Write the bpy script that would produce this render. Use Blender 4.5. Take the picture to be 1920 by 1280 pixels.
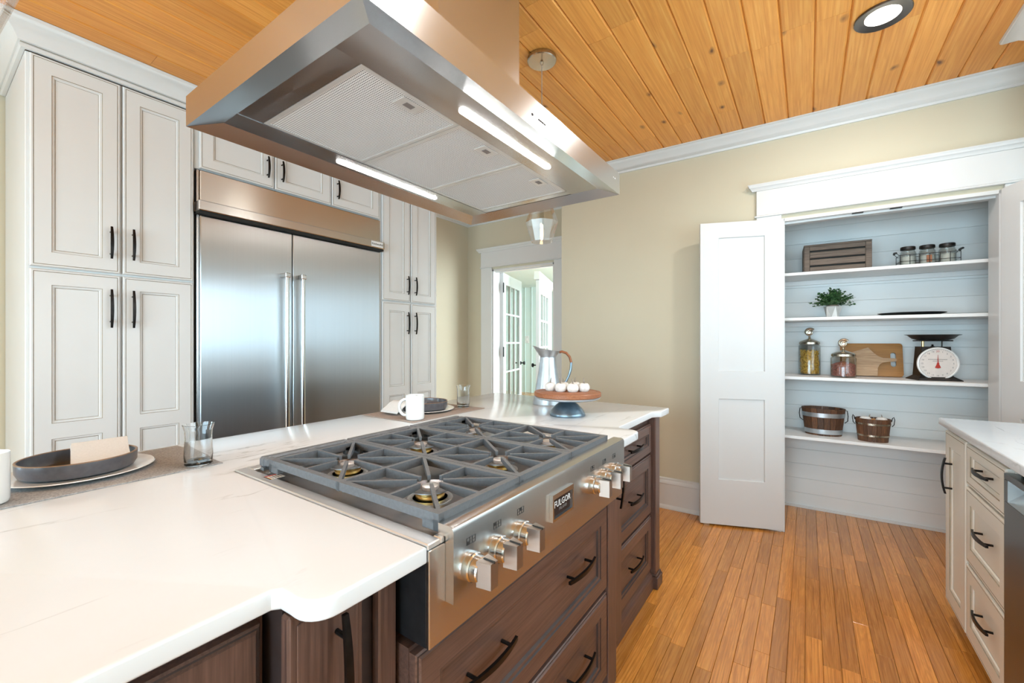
import bpy, bmesh, math, random
from mathutils import Vector, Matrix
R = math.radians
random.seed(7)
for o in list(bpy.data.objects): bpy.data.objects.remove(o)
scene = bpy.context.scene
C = scene.collection
# ------------------------------------------------------------------ camera
FPX = 795.0
TH = math.atan(555 / FPX)
cam_d = bpy.data.cameras.new('camera'); cam_d.sensor_width = 36; cam_d.lens = FPX / 1920 * 36
cam_d.clip_start = 0.02
cam = bpy.data.objects.new('camera', cam_d); C.objects.link(cam)
cam.location = (0, 0, 1.27); cam.rotation_euler = (R(90), 0, TH - R(90))
scene.camera = cam
# ------------------------------------------------------------------ world, lights, exposure
w = bpy.data.worlds.new('sky'); scene.world = w; w.use_nodes = True
bg = w.node_tree.nodes['Background']; bg.inputs[0].default_value = (0.80, 0.90, 1.0, 1); bg.inputs[1].default_value = 2.0
vs = scene.view_settings; vs.view_transform = 'Standard'; vs.look = 'None'; vs.gamma = 1; vs.exposure = 0.50
vs.use_curve_mapping = False
cy = scene.cycles; cy.max_bounces = 6; cy.diffuse_bounces = 3; cy.glossy_bounces = 3; cy.transmission_bounces = 5; cy.transparent_max_bounces = 8; cy.caustics_reflective = False; cy.caustics_refractive = False; cy.use_adaptive_sampling = True; cy.adaptive_threshold = .06; cy.adaptive_min_samples = 16

def area(name, loc, rot, sx, sy, power, col=(1, 1, 1), shape='RECTANGLE'):
    l = bpy.data.lights.new(name, 'AREA'); l.shape = shape; l.size = sx
    if shape in ('RECTANGLE', 'ELLIPSE'): l.size_y = sy
    l.energy = power; l.color = col
    o = bpy.data.objects.new(name, l); C.objects.link(o); o.location = loc; o.rotation_euler = rot
    return o
DAY = (0.62, 0.82, 1.0)
# daylight in the unseen window openings (sink window, patio windows, hall window)
area('sink_window_daylight', (1.75, -1.30, 1.63), (R(90), 0, 0), 2.5, 1.14, 21, DAY)
area('patio_window_daylight', (-2.62, .45, 1.3), (R(90), 0, R(-90)), 2.9, 2.1, 150, DAY)
area('added_window_fill', (-1.8, 3.74, 1.6), (R(-90), 0, 0), .96, 1.36, 40, DAY)  # added unseen window, puts extra fill on the right-hand cabinets
area('hall_window_daylight', (6.4, .85, 1.5), (R(90), 0, 0), 3.6, 2.0, 185, (0.80, 0.95, 1.0))

sun_d = bpy.data.lights.new('sun', 'SUN'); sun_d.energy = 1.2; sun_d.angle = R(1.5); sun_d.color = (1, .97, .93)
sun = bpy.data.objects.new('sun', sun_d); C.objects.link(sun); sun.rotation_euler = (0, R(-38), R(8))
# ------------------------------------------------------------------ materials
def mat(name):
    m = bpy.data.materials.new(name); m.use_nodes = True
    return m, m.node_tree, m.node_tree.nodes['Principled BSDF']
def N(nt, t, **kw):
    n = nt.nodes.new(t)
    for k, v in kw.items():
        if isinstance(v, (int, float, tuple, str, bool)) and hasattr(n, k): setattr(n, k, v)
    return n
def ramp(nt, stops):
    r = nt.nodes.new('ShaderNodeValToRGB'); e = r.color_ramp.elements
    while len(e) < len(stops): e.new(0.5)
    for i, (p, c) in enumerate(stops):
        e[i].position = p; e[i].color = tuple(c) + (1,) if len(c) == 3 else c
    return r
def coords(nt, scale=(1, 1, 1), rnd=0.0):
    tc = N(nt, 'ShaderNodeTexCoord'); mp = N(nt, 'ShaderNodeMapping'); mp.inputs['Scale'].default_value = scale
    src = tc.outputs['Object']
    if rnd:
        oi = N(nt, 'ShaderNodeObjectInfo'); mul = N(nt, 'ShaderNodeMath', operation='MULTIPLY'); mul.inputs[1].default_value = rnd
        nt.links.new(oi.outputs['Random'], mul.inputs[0])
        va = N(nt, 'ShaderNodeVectorMath', operation='ADD')
        nt.links.new(src, va.inputs[0]); nt.links.new(mul.outputs[0], va.inputs[1]); src = va.outputs[0]
    nt.links.new(src, mp.inputs[0])
    return mp.outputs[0]
def noise(nt, vec, scale, detail=4, rough=.55, dist=0):
    n = N(nt, 'ShaderNodeTexNoise'); n.inputs['Scale'].default_value = scale; n.inputs['Detail'].default_value = detail
    n.inputs['Roughness'].default_value = rough; n.inputs['Distortion'].default_value = dist
    nt.links.new(vec, n.inputs['Vector']); return n.outputs['Fac']
def mixc(nt, fac, a, b, blend='MIX'):
    m = N(nt, 'ShaderNodeMix', data_type='RGBA', blend_type=blend)
    for s, v in ((0, fac), (6, a), (7, b)):
        if isinstance(v, (int, float)): m.inputs[s].default_value = v
        elif isinstance(v, tuple): m.inputs[s].default_value = v + (1,) if len(v) == 3 else v
        else: nt.links.new(v, m.inputs[s])
    return m.outputs[2]
def bump(nt, b, h, strength=.2, dist=.002):
    n = N(nt, 'ShaderNodeBump'); n.inputs['Strength'].default_value = strength; n.inputs['Distance'].default_value = dist
    nt.links.new(h, n.inputs['Height']); nt.links.new(n.outputs[0], b.inputs['Normal'])
def plain(name, col, rough=.5, metal=0, var=.04, nscale=30, spec=.5, bmp=0, coat=0):
    m, nt, b = mat(name)
    v = coords(nt); f = noise(nt, v, nscale)
    lo = tuple(max(0, c * (1 - var)) for c in col); hi = tuple(min(1, c * (1 + var)) for c in col)
    r = ramp(nt, [(.3, lo), (.7, hi)]); nt.links.new(f, r.inputs[0]); nt.links.new(r.outputs[0], b.inputs['Base Color'])
    b.inputs['Roughness'].default_value = rough; b.inputs['Metallic'].default_value = metal
    b.inputs['Specular IOR Level'].default_value = spec; b.inputs['Coat Weight'].default_value = coat
    if bmp: bump(nt, b, f, bmp)
    return m
def wood(name, c1, c2, c3, axis='X', scale=1.0, rough=.35, knots=None, rnd=7.0, vary=.25, coat=0.0, fine=40, lo=.32, hi=.68):
    m, nt, b = mat(name)
    st = {'X': (1, 9, 9), 'Y': (9, 1, 9), 'Z': (9, 9, 1)}[axis]
    v = coords(nt, tuple(s * scale for s in st), rnd)
    n1 = noise(nt, v, 1.6, 3, .5, 1.2)
    v2 = coords(nt, tuple((s if s == 1 else s * 5) * scale for s in st), rnd)
    n2 = noise(nt, v2, 3.0, 5, .65, .3)
    # cathedral rings
    mu = N(nt, 'ShaderNodeMath', operation='MULTIPLY'); mu.inputs[1].default_value = fine; nt.links.new(n1, mu.inputs[0])
    si = N(nt, 'ShaderNodeMath', operation='SINE'); nt.links.new(mu.outputs[0], si.inputs[0])
    r1 = ramp(nt, [(lo, c1), (.5, c2), (hi, c3)]); nt.links.new(n2, r1.inputs[0])
    ma = N(nt, 'ShaderNodeMapRange'); ma.inputs[1].default_value = -1; ma.inputs[2].default_value = 1; ma.inputs[3].default_value = 0; ma.inputs[4].default_value = .35
    nt.links.new(si.outputs[0], ma.inputs[0])
    col = mixc(nt, ma.outputs[0], r1.outputs[0], c1)
    if knots:
        vk = coords(nt, (knots[0], knots[1], knots[1]) if axis == 'X' else (knots[1], knots[0], knots[1]), rnd)
        nk = N(nt, 'ShaderNodeTexNoise'); nk.inputs['Scale'].default_value = 1.0; nt.links.new(vk, nk.inputs['Vector'])
        mxv = N(nt, 'ShaderNodeMix', data_type='VECTOR'); mxv.inputs[0].default_value = .32
        nt.links.new(vk, mxv.inputs[4]); nt.links.new(nk.outputs['Color'], mxv.inputs[5])
        vo = N(nt, 'ShaderNodeTexVoronoi'); vo.inputs['Scale'].default_value = 1.0; nt.links.new(mxv.outputs[1], vo.inputs['Vector'])
        rk = ramp(nt, [(.035, (1, 1, 1)), (.07, (.45, .45, .45)), (.13, (0, 0, 0))]); nt.links.new(vo.outputs['Distance'], rk.inputs[0])
        col = mixc(nt, rk.outputs[0], col, knots[2])
    oi = N(nt, 'ShaderNodeObjectInfo')
    hsv = N(nt, 'ShaderNodeHueSaturation')
    mr = N(nt, 'ShaderNodeMapRange'); mr.inputs[3].default_value = 1 - vary; mr.inputs[4].default_value = 1 + vary
    nt.links.new(oi.outputs['Random'], mr.inputs[0]); nt.links.new(mr.outputs[0], hsv.inputs['Value']); nt.links.new(col, hsv.inputs['Color'])
    nt.links.new(hsv.outputs[0], b.inputs['Base Color'])
    b.inputs['Roughness'].default_value = rough; b.inputs['Coat Weight'].default_value = coat; b.inputs['Coat Roughness'].default_value = .12
    return m
def steel(name, col=(.60, .59, .57), rough=.26, aniso=.6, rot=0.0, grain=(2, 2, 300)):
    m, nt, b = mat(name)
    v = coords(nt, grain); f = noise(nt, v, 1.0, 3, .6)
    r = ramp(nt, [(.3, tuple(c * .97 for c in col)), (.7, col)]); nt.links.new(f, r.inputs[0]); nt.links.new(r.outputs[0], b.inputs['Base Color'])
    mr = N(nt, 'ShaderNodeMapRange'); mr.inputs[3].default_value = rough * .95; mr.inputs[4].default_value = rough * 1.05
    nt.links.new(f, mr.inputs[0]); nt.links.new(mr.outputs[0], b.inputs['Roughness'])
    b.inputs['Metallic'].default_value = 1
    if aniso:
        tg = N(nt, 'ShaderNodeTangent', direction_type='RADIAL', axis='Z'); nt.links.new(tg.outputs[0], b.inputs['Tangent'])
        b.inputs['Anisotropic'].default_value = aniso; b.inputs['Anisotropic Rotation'].default_value = rot
    return m
def glass(name, col=(1, 1, 1), ior=1.45, rough=0.0):
    m, nt, b = mat(name); b.inputs['Base Color'].default_value = col + (1,); b.inputs['Transmission Weight'].default_value = 1
    b.inputs['IOR'].default_value = ior; b.inputs['Roughness'].default_value = rough
    return m
def pane_glass(name, tint=(.93, .97, .96)):
    m, nt, b = mat(name); nt.nodes.remove(b)
    t = N(nt, 'ShaderNodeBsdfTransparent'); t.inputs[0].default_value = tint + (1,)
    g = N(nt, 'ShaderNodeBsdfGlossy'); g.inputs['Roughness'].default_value = .02
    lw = N(nt, 'ShaderNodeLayerWeight'); pw = N(nt, 'ShaderNodeMath', operation='POWER'); pw.inputs[1].default_value = 3.5; nt.links.new(lw.outputs['Facing'], pw.inputs[0])
    fr = N(nt, 'ShaderNodeMapRange'); fr.inputs[3].default_value = .04; fr.inputs[4].default_value = .75; nt.links.new(pw.outputs[0], fr.inputs[0])
    mx = N(nt, 'ShaderNodeMixShader'); nt.links.new(fr.outputs[0], mx.inputs[0]); nt.links.new(t.outputs[0], mx.inputs[1]); nt.links.new(g.outputs[0], mx.inputs[2])
    nt.links.new(mx.outputs[0], nt.nodes['Material Output'].inputs[0])
    return m
def emit(name, col, s):
    m, nt, b = mat(name); b.inputs['Base Color'].default_value = col + (1,); b.inputs['Emission Color'].default_value = col + (1,); b.inputs['Emission Strength'].default_value = s
    return m
def quartz(name):
    m, nt, b = mat(name)
    v = coords(nt, (1.0, 1.0, 1.0))
    wob = noise(nt, v, 2.2, 5, .6)
    mp = N(nt, 'ShaderNodeMapping'); mp.inputs['Rotation'].default_value = (0, 0, R(-28)); mp.inputs['Scale'].default_value = (.7, 3.2, 1)
    nt.links.new(v, mp.inputs[0])
    f = noise(nt, mp.outputs[0], 1.5, 6, .55, .7)
    sb = N(nt, 'ShaderNodeMath', operation='SUBTRACT'); sb.inputs[1].default_value = .5; nt.links.new(f, sb.inputs[0])
    ab = N(nt, 'ShaderNodeMath', operation='ABSOLUTE'); nt.links.new(sb.outputs[0], ab.inputs[0])
    rv = ramp(nt, [(.0, (1, 1, 1)), (.004, (.55, .55, .55)), (.013, (0, 0, 0))]); nt.links.new(ab.outputs[0], rv.inputs[0])
    rm = ramp(nt, [(.46, (0, 0, 0)), (.62, (.8, .8, .8))]); nt.links.new(wob, rm.inputs[0])
    mk = N(nt, 'ShaderNodeMath', operation='MULTIPLY'); nt.links.new(rv.outputs[0], mk.inputs[0]); nt.links.new(rm.outputs[0], mk.inputs[1])
    cl = ramp(nt, [(.35, (.76, .78, .80)), (.65, (.79, .81, .835))]); nt.links.new(wob, cl.inputs[0])
    nt.links.new(mixc(nt, mk.outputs[0], cl.outputs[0], (.42, .42, .42)), b.inputs['Base Color'])
    b.inputs['Roughness'].default_value = .13; b.inputs['Specular IOR Level'].default_value = .5
    return m
def mesh_filter(name):
    m, nt, b = mat(name)
    v = coords(nt, (170, 170, 0)); fr = N(nt, 'ShaderNodeVectorMath', operation='FRACTION'); nt.links.new(v, fr.inputs[0])
    su = N(nt, 'ShaderNodeVectorMath', operation='SUBTRACT'); su.inputs[1].default_value = (.5, .5, 0); nt.links.new(fr.outputs[0], su.inputs[0])
    ln = N(nt, 'ShaderNodeVectorMath', operation='LENGTH'); nt.links.new(su.outputs[0], ln.inputs[0])
    r = ramp(nt, [(.24, (.10, .10, .10)), (.33, (.88, .87, .86))]); nt.links.new(ln.outputs['Value'], r.inputs[0])
    nt.links.new(r.outputs[0], b.inputs['Base Color']); b.inputs['Roughness'].default_value = .45; b.inputs['Metallic'].default_value = .1
    bump(nt, b, ln.outputs['Value'], .3, .001)
    return m
M = {}
M['cab'] = plain('cabinet_paint', (.78, .78, .77), .38, var=.015, nscale=4)
M['glaze'] = plain('cabinet_glaze', (.33, .27, .19), .5, var=.2, nscale=25)
M['ctan'] = plain('base_cabinet_paint', (.80, .75, .66), .38, var=.02, nscale=4)
M['trim'] = plain('trim_paint', (.74, .73, .715), .35, var=.012, nscale=3)
M['door_paint'] = plain('door_paint', (.70, .70, .695), .32, var=.01, nscale=3)
M['wall'] = plain('wall_paint', (.65, .585, .44), .75, var=.02, nscale=2, bmp=.03)
M['mint'] = plain('hall_wall_paint', (.66, .78, .745), .7, var=.02, nscale=2)
M['shiplap'] = plain('pantry_board_paint', (.90, .91, .90), .5, var=.015, nscale=3)
M['shelf'] = plain('shelf_paint', (.86, .85, .84), .4, var=.01)
M['bronze'] = plain('oil_rubbed_bronze', (.022, .018, .016), .35, .85, var=.3)
M['black'] = plain('black_metal', (.018, .018, .02), .45, .5, var=.3)
M['gap'] = plain('dark_recess', (.02, .018, .015), .8)
M['ceil'] = wood('knotty_pine', (.72, .27, .042), (.86, .36, .068), (.92, .45, .105), 'X', .7, .42, knots=(5.0, 8.5, (.16, .05, .012)), vary=.10, fine=26)
M['oak'] = wood('oak_strip', (.46, .165, .024), (.70, .28, .050), (.82, .38, .078), 'X', 1.2, .26, vary=.22, coat=.35, fine=46)
M['oak_base'] = wood('oak_strip_far', (.46, .165, .024), (.70, .28, .050), (.82, .38, .078), 'X', 1.2, .26, vary=.02, coat=.35, fine=46)
M['cherry'] = wood('stained_cherry', (.075, .040, .032), (.125, .068, .052), (.165, .09, .068), 'X', 1.3, .34, vary=.08, fine=30)
M['cherry_v'] = wood('stained_cherry_upright', (.075, .040, .032), (.125, .068, .052), (.165, .09, .068), 'Z', 1.3, .34, vary=.08, fine=30)
M['cherry_shade'] = plain('cherry_groove_shade', (.035, .022, .02), .5, var=.2)  # darker cherry stands in for groove shadow; also on the pull-out bodies
M['quartz'] = quartz('veined_quartz')
M['steel'] = steel('brushed_steel', rot=.25)
M['steel_door'] = steel('fridge_steel', (.50, .52, .54), .32, .97, 0, (120, 120, 1))
M['steel_h'] = steel('hood_steel', (.56, .575, .59), .24, .6, .25)
M['steel_top'] = steel('cooktop_steel', (.78, .78, .77), .42, 0, 0, (200, 3, 3))
M['steel_dark'] = steel('dark_steel', (.16, .155, .15), .28, .5, 0)
M['chrome'] = steel('satin_chrome', (.66, .66, .65), .18, 0)
M['nickel'] = steel('brushed_nickel', (.50, .44, .35), .26, 0)
M['galv'] = plain('galvanised_zinc', (.56, .60, .63), .34, .85, var=.16, nscale=14)
M['galv_blue'] = plain('weathered_zinc', (.25, .33, .40), .30, .85, var=.25, nscale=14)
M['iron'] = plain('cast_iron', (.145, .15, .16), .45, .1, var=.12, nscale=120, bmp=.15)
M['brass'] = plain('brass', (.72, .48, .16), .25, 1)
M['filter'] = mesh_filter('perforated_filter')
M['filter_frame'] = plain('filter_frame', (.74, .73, .71), .35, .5)
M['led'] = emit('led_strip', (1, .98, .96), 60)
M['can_lens'] = emit('can_lens', (1, .93, .82), 10)
M['bulb'] = emit('bulb_glow', (1, .72, .38), 14)
M['glass'] = glass('clear_glass')
M['shade_glass'] = glass('shade_glass', (1, .985, .96), 1.25)
M['pane'] = pane_glass('pane_glass')
M['jar_glass'] = pane_glass('jar_glass', (.96, .975, .97))
M['pend_glass'] = pane_glass('pendant_glass', (.97, .95, .92))
M['china'] = plain('white_china', (.88, .88, .87), .12, var=.01, coat=.3)
M['stone'] = plain('grey_stoneware', (.105, .105, .12), .30, var=.15, nscale=60, coat=.2)
M['stone_rim'] = plain('stoneware_rim', (.30, .19, .12), .4, var=.2)
M['linen'] = plain('linen_napkin', (.82, .82, .81), .9, var=.04, nscale=220, bmp=.2)
M['mat_w'] = plain('woven_placemat', (.36, .35, .345), .9, var=.35, nscale=240, bmp=.5)
M['ptan'] = plain('woven_placemat_taupe', (.40, .33, .29), .9, var=.2, nscale=320, bmp=.5)
M['board_red'] = wood('acacia_board', (.25, .085, .035), (.36, .13, .055), (.45, .18, .08), 'X', 2, .4, vary=0, fine=30)
M['bamboo'] = wood('bamboo_board', (.30, .12, .020), (.38, .16, .028), (.44, .20, .040), 'X', 2, .4, vary=0, fine=10)
M['acacia'] = wood('acacia_paddle', (.34, .19, .095), (.50, .31, .17), (.60, .40, .24), 'X', 2, .5, vary=0, fine=30)
M['greywood'] = wood('weathered_crate', (.09, .065, .05), (.19, .14, .11), (.28, .20, .14), 'X', 2.5, .75, vary=0, fine=16)
M['stave'] = wood('bucket_stave', (.055, .022, .010), (.12, .05, .022), (.20, .085, .035), 'Z', 2.5, .55, vary=.4, fine=20)
M['pumpkin'] = plain('white_pumpkin', (.80, .77, .73), .7, var=.08, nscale=70, bmp=.3)
M['stem'] = plain('dry_stem', (.27, .22, .18), .8)
M['pasta'] = plain('dry_pasta', (.62, .36, .06), .5, var=.2, nscale=90)
M['seed'] = plain('speckled_seeds', (.30, .10, .07), .5, var=.85, nscale=130)
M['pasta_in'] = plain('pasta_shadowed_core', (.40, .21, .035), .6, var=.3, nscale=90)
M['leaf'] = plain('plant_leaf', (.045, .115, .035), .45, var=.4, nscale=40)
M['pot'] = plain('ceramic_pot', (.80, .79, .77), .5, var=.02)
M['potg'] = plain('ceramic_pot_grey', (.50, .49, .47), .6, var=.05)
M['red'] = plain('red_paint', (.50, .04, .025), .4)
M['dial'] = plain('dial_enamel', (.78, .70, .65), .35, var=.05, nscale=20)
M['ink'] = plain('grey_print', (.22, .19, .18), .6)
M['inkblack'] = plain('black_print', (.02, .02, .02), .5)
M['badge'] = plain('badge_enamel', (.012, .014, .02), .2)
M['rust'] = plain('dark_tin', (.035, .028, .024), .4, .6, var=.4)
M['sticker'] = plain('sticker_paper', (.80, .80, .78), .4)
M['copper'] = plain('copper_leather', (.30, .11, .05), .4, .5, var=.2)
M['water'] = plain('wax_fill', (.60, .58, .52), .5)
M['orange'] = plain('orange_gourd', (.55, .26, .06), .6, var=.2)

# ------------------------------------------------------------------ geometry helpers
class MB:
    def __init__(s): s.v = []; s.f = []; s.m = []
    def add(s, vs, fs, mi=0):
        o = len(s.v); s.v += [tuple(p) for p in vs]
        for f in fs: s.f.append([i + o for i in f]); s.m.append(mi)
        return s
    def box(s, x0, x1, y0, y1, z0, z1, mi=0, b=0.0):
        if x1 < x0: x0, x1 = x1, x0
        if y1 < y0: y0, y1 = y1, y0
        if z1 < z0: z0, z1 = z1, z0
        b = min(b, (x1 - x0) / 2.01, (y1 - y0) / 2.01, (z1 - z0) / 2.01)
        if b <= 0:
            vs = [(x, y, z) for z in (z0, z1) for y in (y0, y1) for x in (x0, x1)]
            return s.add(vs, [(0, 2, 3, 1), (4, 5, 7, 6), (0, 1, 5, 4), (2, 6, 7, 3), (0, 4, 6, 2), (1, 3, 7, 5)], mi)
        c = ((x0 + x1) / 2, (y0 + y1) / 2, (z0 + z1) / 2); h = ((x1 - x0) / 2, (y1 - y0) / 2, (z1 - z0) / 2)
        idx = {}; vs = []
        for sx in (-1, 1):
            for sy in (-1, 1):
                for sz in (-1, 1):
                    for a in range(3):
                        p = [sx * (h[0] - b), sy * (h[1] - b), sz * (h[2] - b)]
                        p[a] = (sx, sy, sz)[a] * h[a]
                        idx[(sx, sy, sz, a)] = len(vs); vs.append(tuple(c[i] + p[i] for i in range(3)))
        fs = []
        for a in range(3):
            o1, o2 = [i for i in range(3) if i != a]
            for sg in (-1, 1):
                q = []
                for u, v in ((-1, -1), (1, -1), (1, 1), (-1, 1)):
                    k = [0, 0, 0]; k[a] = sg; k[o1] = u; k[o2] = v; q.append(idx[(k[0], k[1], k[2], a)])
                fs.append(q)
        for a in range(3):
            o1, o2 = [i for i in range(3) if i != a]
            for u in (-1, 1):
                for v in (-1, 1):
                    k0 = [0, 0, 0]; k0[a] = -1; k0[o1] = u; k0[o2] = v; k1 = list(k0); k1[a] = 1
                    fs.append([idx[tuple(k0) + (o1,)], idx[tuple(k1) + (o1,)], idx[tuple(k1) + (o2,)], idx[tuple(k0) + (o2,)]])
        for sx in (-1, 1):
            for sy in (-1, 1):
                for sz in (-1, 1): fs.append([idx[(sx, sy, sz, a)] for a in range(3)])
        return s.add(vs, fs, mi)
    def lathe(s, prof, n=32, mi=0, c=(0, 0, 0), axis='Z', closed=False, sx=1.0, sy=1.0):
        vs = []; fs = []; k = len(prof)
        for i in range(n):
            a = 2 * math.pi * i / n
            for r, z in prof:
                p = (r * math.cos(a) * sx, r * math.sin(a) * sy, z)
                if axis == 'Y': p = (p[0], -p[2], p[1])      # axis points to -y
                if axis == 'X': p = (p[2], p[0], p[1])
                vs.append((c[0] + p[0], c[1] + p[1], c[2] + p[2]))
        for i in range(n):
            j = (i + 1) % n
            for q in range(k - 1 if not closed else k):
                q2 = (q + 1) % k
                fs.append([i * k + q, j * k + q, j * k + q2, i * k + q2])
        if not closed:
            if prof[0][0] > 1e-6: fs.append([i * k for i in range(n)][::-1])
            if prof[-1][0] > 1e-6: fs.append([i * k + k - 1 for i in range(n)])
        return s.add(vs, fs, mi)
    def cyl(s, c, r, h, n=20, mi=0, axis='Z', r2=None):
        r2 = r if r2 is None else r2
        return s.lathe([(r, 0), (r2, h)], n, mi, c, axis)
    def tube(s, pts, r, n=8, mi=0, rs=None):
        pts = [Vector(p) for p in pts]; vs = []; fs = []; prev = None
        for i, p in enumerate(pts):
            t = (pts[min(i + 1, len(pts) - 1)] - pts[max(i - 1, 0)]).normalized()
            if prev is None:
                u = t.cross(Vector((0, 0, 1)));
                if u.length < 1e-3: u = t.cross(Vector((1, 0, 0)))
            else: u = prev - t * prev.dot(t)
            u.normalize(); prev = u; w_ = t.cross(u); rr = rs[i] if rs else r
            for a in range(n):
                an = 2 * math.pi * a / n; vs.append(p + (u * math.cos(an) + w_ * math.sin(an)) * rr)
        for i in range(len(pts) - 1):
            for a in range(n):
                b2 = (a + 1) % n; fs.append([i * n + a, i * n + b2, (i + 1) * n + b2, (i + 1) * n + a])
        fs.append(list(range(n))[::-1]); fs.append([(len(pts) - 1) * n + a for a in range(n)])
        return s.add(vs, fs, mi)
    def prism(s, poly, z0, z1, mi=0, plane='XY'):
        n = len(poly); g = {'XY': lambda p, z: (p[0], p[1], z), 'XZ': lambda p, z: (p[0], z, p[1]), 'YZ': lambda p, z: (z, p[0], p[1])}[plane]
        vs = [g(p, z0) for p in poly] + [g(p, z1) for p in poly]
        fs = [list(range(n))[::-1], [n + i for i in range(n)]] + [[i, (i + 1) % n, n + (i + 1) % n, n + i] for i in range(n)]
        return s.add(vs, fs, mi)
    def sweep(s, path, prof, mi=0):
        # path: XY polyline, profile (offset to the right of travel, z); mitred
        n = len(path); k = len(prof); vs = []; fs = []
        for i, p in enumerate(path):
            p = Vector(p)
            d0 = (p - Vector(path[i - 1])).normalized() if i > 0 else None
            d1 = (Vector(path[i + 1]) - p).normalized() if i < n - 1 else None
            if d0 is None: nn = Vector((d1.y, -d1.x)); sc = 1
            elif d1 is None: nn = Vector((d0.y, -d0.x)); sc = 1
            else:
                n0 = Vector((d0.y, -d0.x)); n1 = Vector((d1.y, -d1.x)); nn = (n0 + n1).normalized(); sc = 1 / max(.2, nn.dot(n0))
            for o, z in prof: q = p + nn * (o * sc); vs.append((q.x, q.y, z))
        for i in range(n - 1):
            for q in range(k):
                q2 = (q + 1) % k; fs.append([i * k + q, i * k + q2, (i + 1) * k + q2, (i + 1) * k + q])
        fs.append(list(range(k))); fs.append([(n - 1) * k + q for q in range(k)][::-1])
        return s.add(vs, fs, mi)
    def xf(s, mtx):
        s.v = [tuple(mtx @ Vector(p)) for p in s.v]; return s
    def mesh(s, name, mats, smooth=35):
        me = bpy.data.meshes.new(name); me.from_pydata(s.v, [], s.f)
        for m in mats: me.materials.append(m)
        me.polygons.foreach_set('material_index', s.m)
        bm = bmesh.new(); bm.from_mesh(me); bmesh.ops.recalc_face_normals(bm, faces=bm.faces); bm.to_mesh(me); bm.free()
        if smooth:
            me.polygons.foreach_set('use_smooth', [True] * len(me.polygons)); me.set_sharp_from_angle(angle=R(smooth))
        me.update(); return me
    def obj(s, name, mats, parent=None, loc=(0, 0, 0), rot=(0, 0, 0), smooth=35, **props):
        if not isinstance(mats, (list, tuple)): mats = [mats]
        return mk(name, s.mesh(name, mats, smooth), parent, loc, rot, **props)
def mk(name, me, parent=None, loc=(0, 0, 0), rot=(0, 0, 0), **props):
    o = bpy.data.objects.new(name, me); C.objects.link(o); o.parent = parent; o.location = loc; o.rotation_euler = rot
    for k, v in props.items(): o[k] = v
    return o
def thing(name, label, cat, loc=(0, 0, 0), rz=0, group=None):
    o = mk(name, None, None, loc, (0, 0, rz)); o.empty_display_size = .05; o['label'] = label; o['category'] = cat
    if group: o['group'] = group
    return o
def struct(name, label=None, loc=(0, 0, 0), rz=0):
    o = mk(name, None, None, loc, (0, 0, rz)); o['kind'] = 'structure'
    if label: o['label'] = label
    return o
def dup(root, loc=None, rz=None, label=None):
    r = root.copy(); C.objects.link(r)
    if loc is not None: r.location = loc
    if rz is not None: r.rotation_euler = (0, 0, rz)
    if label: r['label'] = label
    def kids(a, b):
        for ch in [x for x in bpy.data.objects if x.parent == a]:
            c = ch.copy(); C.objects.link(c); c.parent = b; kids(ch, c)
    kids(root, r); return r
def bevel_prism(poly, z0, z1, off=.004, seg=2):
    bm = bmesh.new(); vs = [bm.verts.new((p[0], p[1], z0)) for p in poly]; f = bm.faces.new(vs)
    r = bmesh.ops.extrude_face_region(bm, geom=[f]); nv = [g for g in r['geom'] if isinstance(g, bmesh.types.BMVert)]
    bmesh.ops.translate(bm, verts=nv, vec=(0, 0, z1 - z0)); bmesh.ops.recalc_face_normals(bm, faces=bm.faces)
    ed = [e for e in bm.edges if abs(e.verts[0].co.z - e.verts[1].co.z) < 1e-6]
    bmesh.ops.bevel(bm, geom=ed, offset=off, segments=seg, affect='EDGES', profile=.5)
    mb = MB(); bm.verts.index_update(); mb.add([v.co[:] for v in bm.verts], [[v.index for v in f.verts] for f in bm.faces]); bm.free(); return mb
def arc(cx, cy, r, a0, a1, n=8): return [(cx + r * math.cos(R(a0 + (a1 - a0) * i / n)), cy + r * math.sin(R(a0 + (a1 - a0) * i / n))) for i in range(n + 1)]
def text_mesh(body, size, depth=.0005, align='CENTER', mtl=None):
    cu = bpy.data.curves.new('lettering', 'FONT'); cu.body = body; cu.size = size; cu.extrude = depth; cu.align_x = align; cu.align_y = 'CENTER'; cu.resolution_u = 2
    o = bpy.data.objects.new('lettering', cu); C.objects.link(o)
    dg = bpy.context.evaluated_depsgraph_get(); me = bpy.data.meshes.new_from_object(o.evaluated_get(dg))
    bpy.data.objects.remove(o); bpy.data.curves.remove(cu); me.materials.clear(); me.materials.append(mtl); return me
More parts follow.
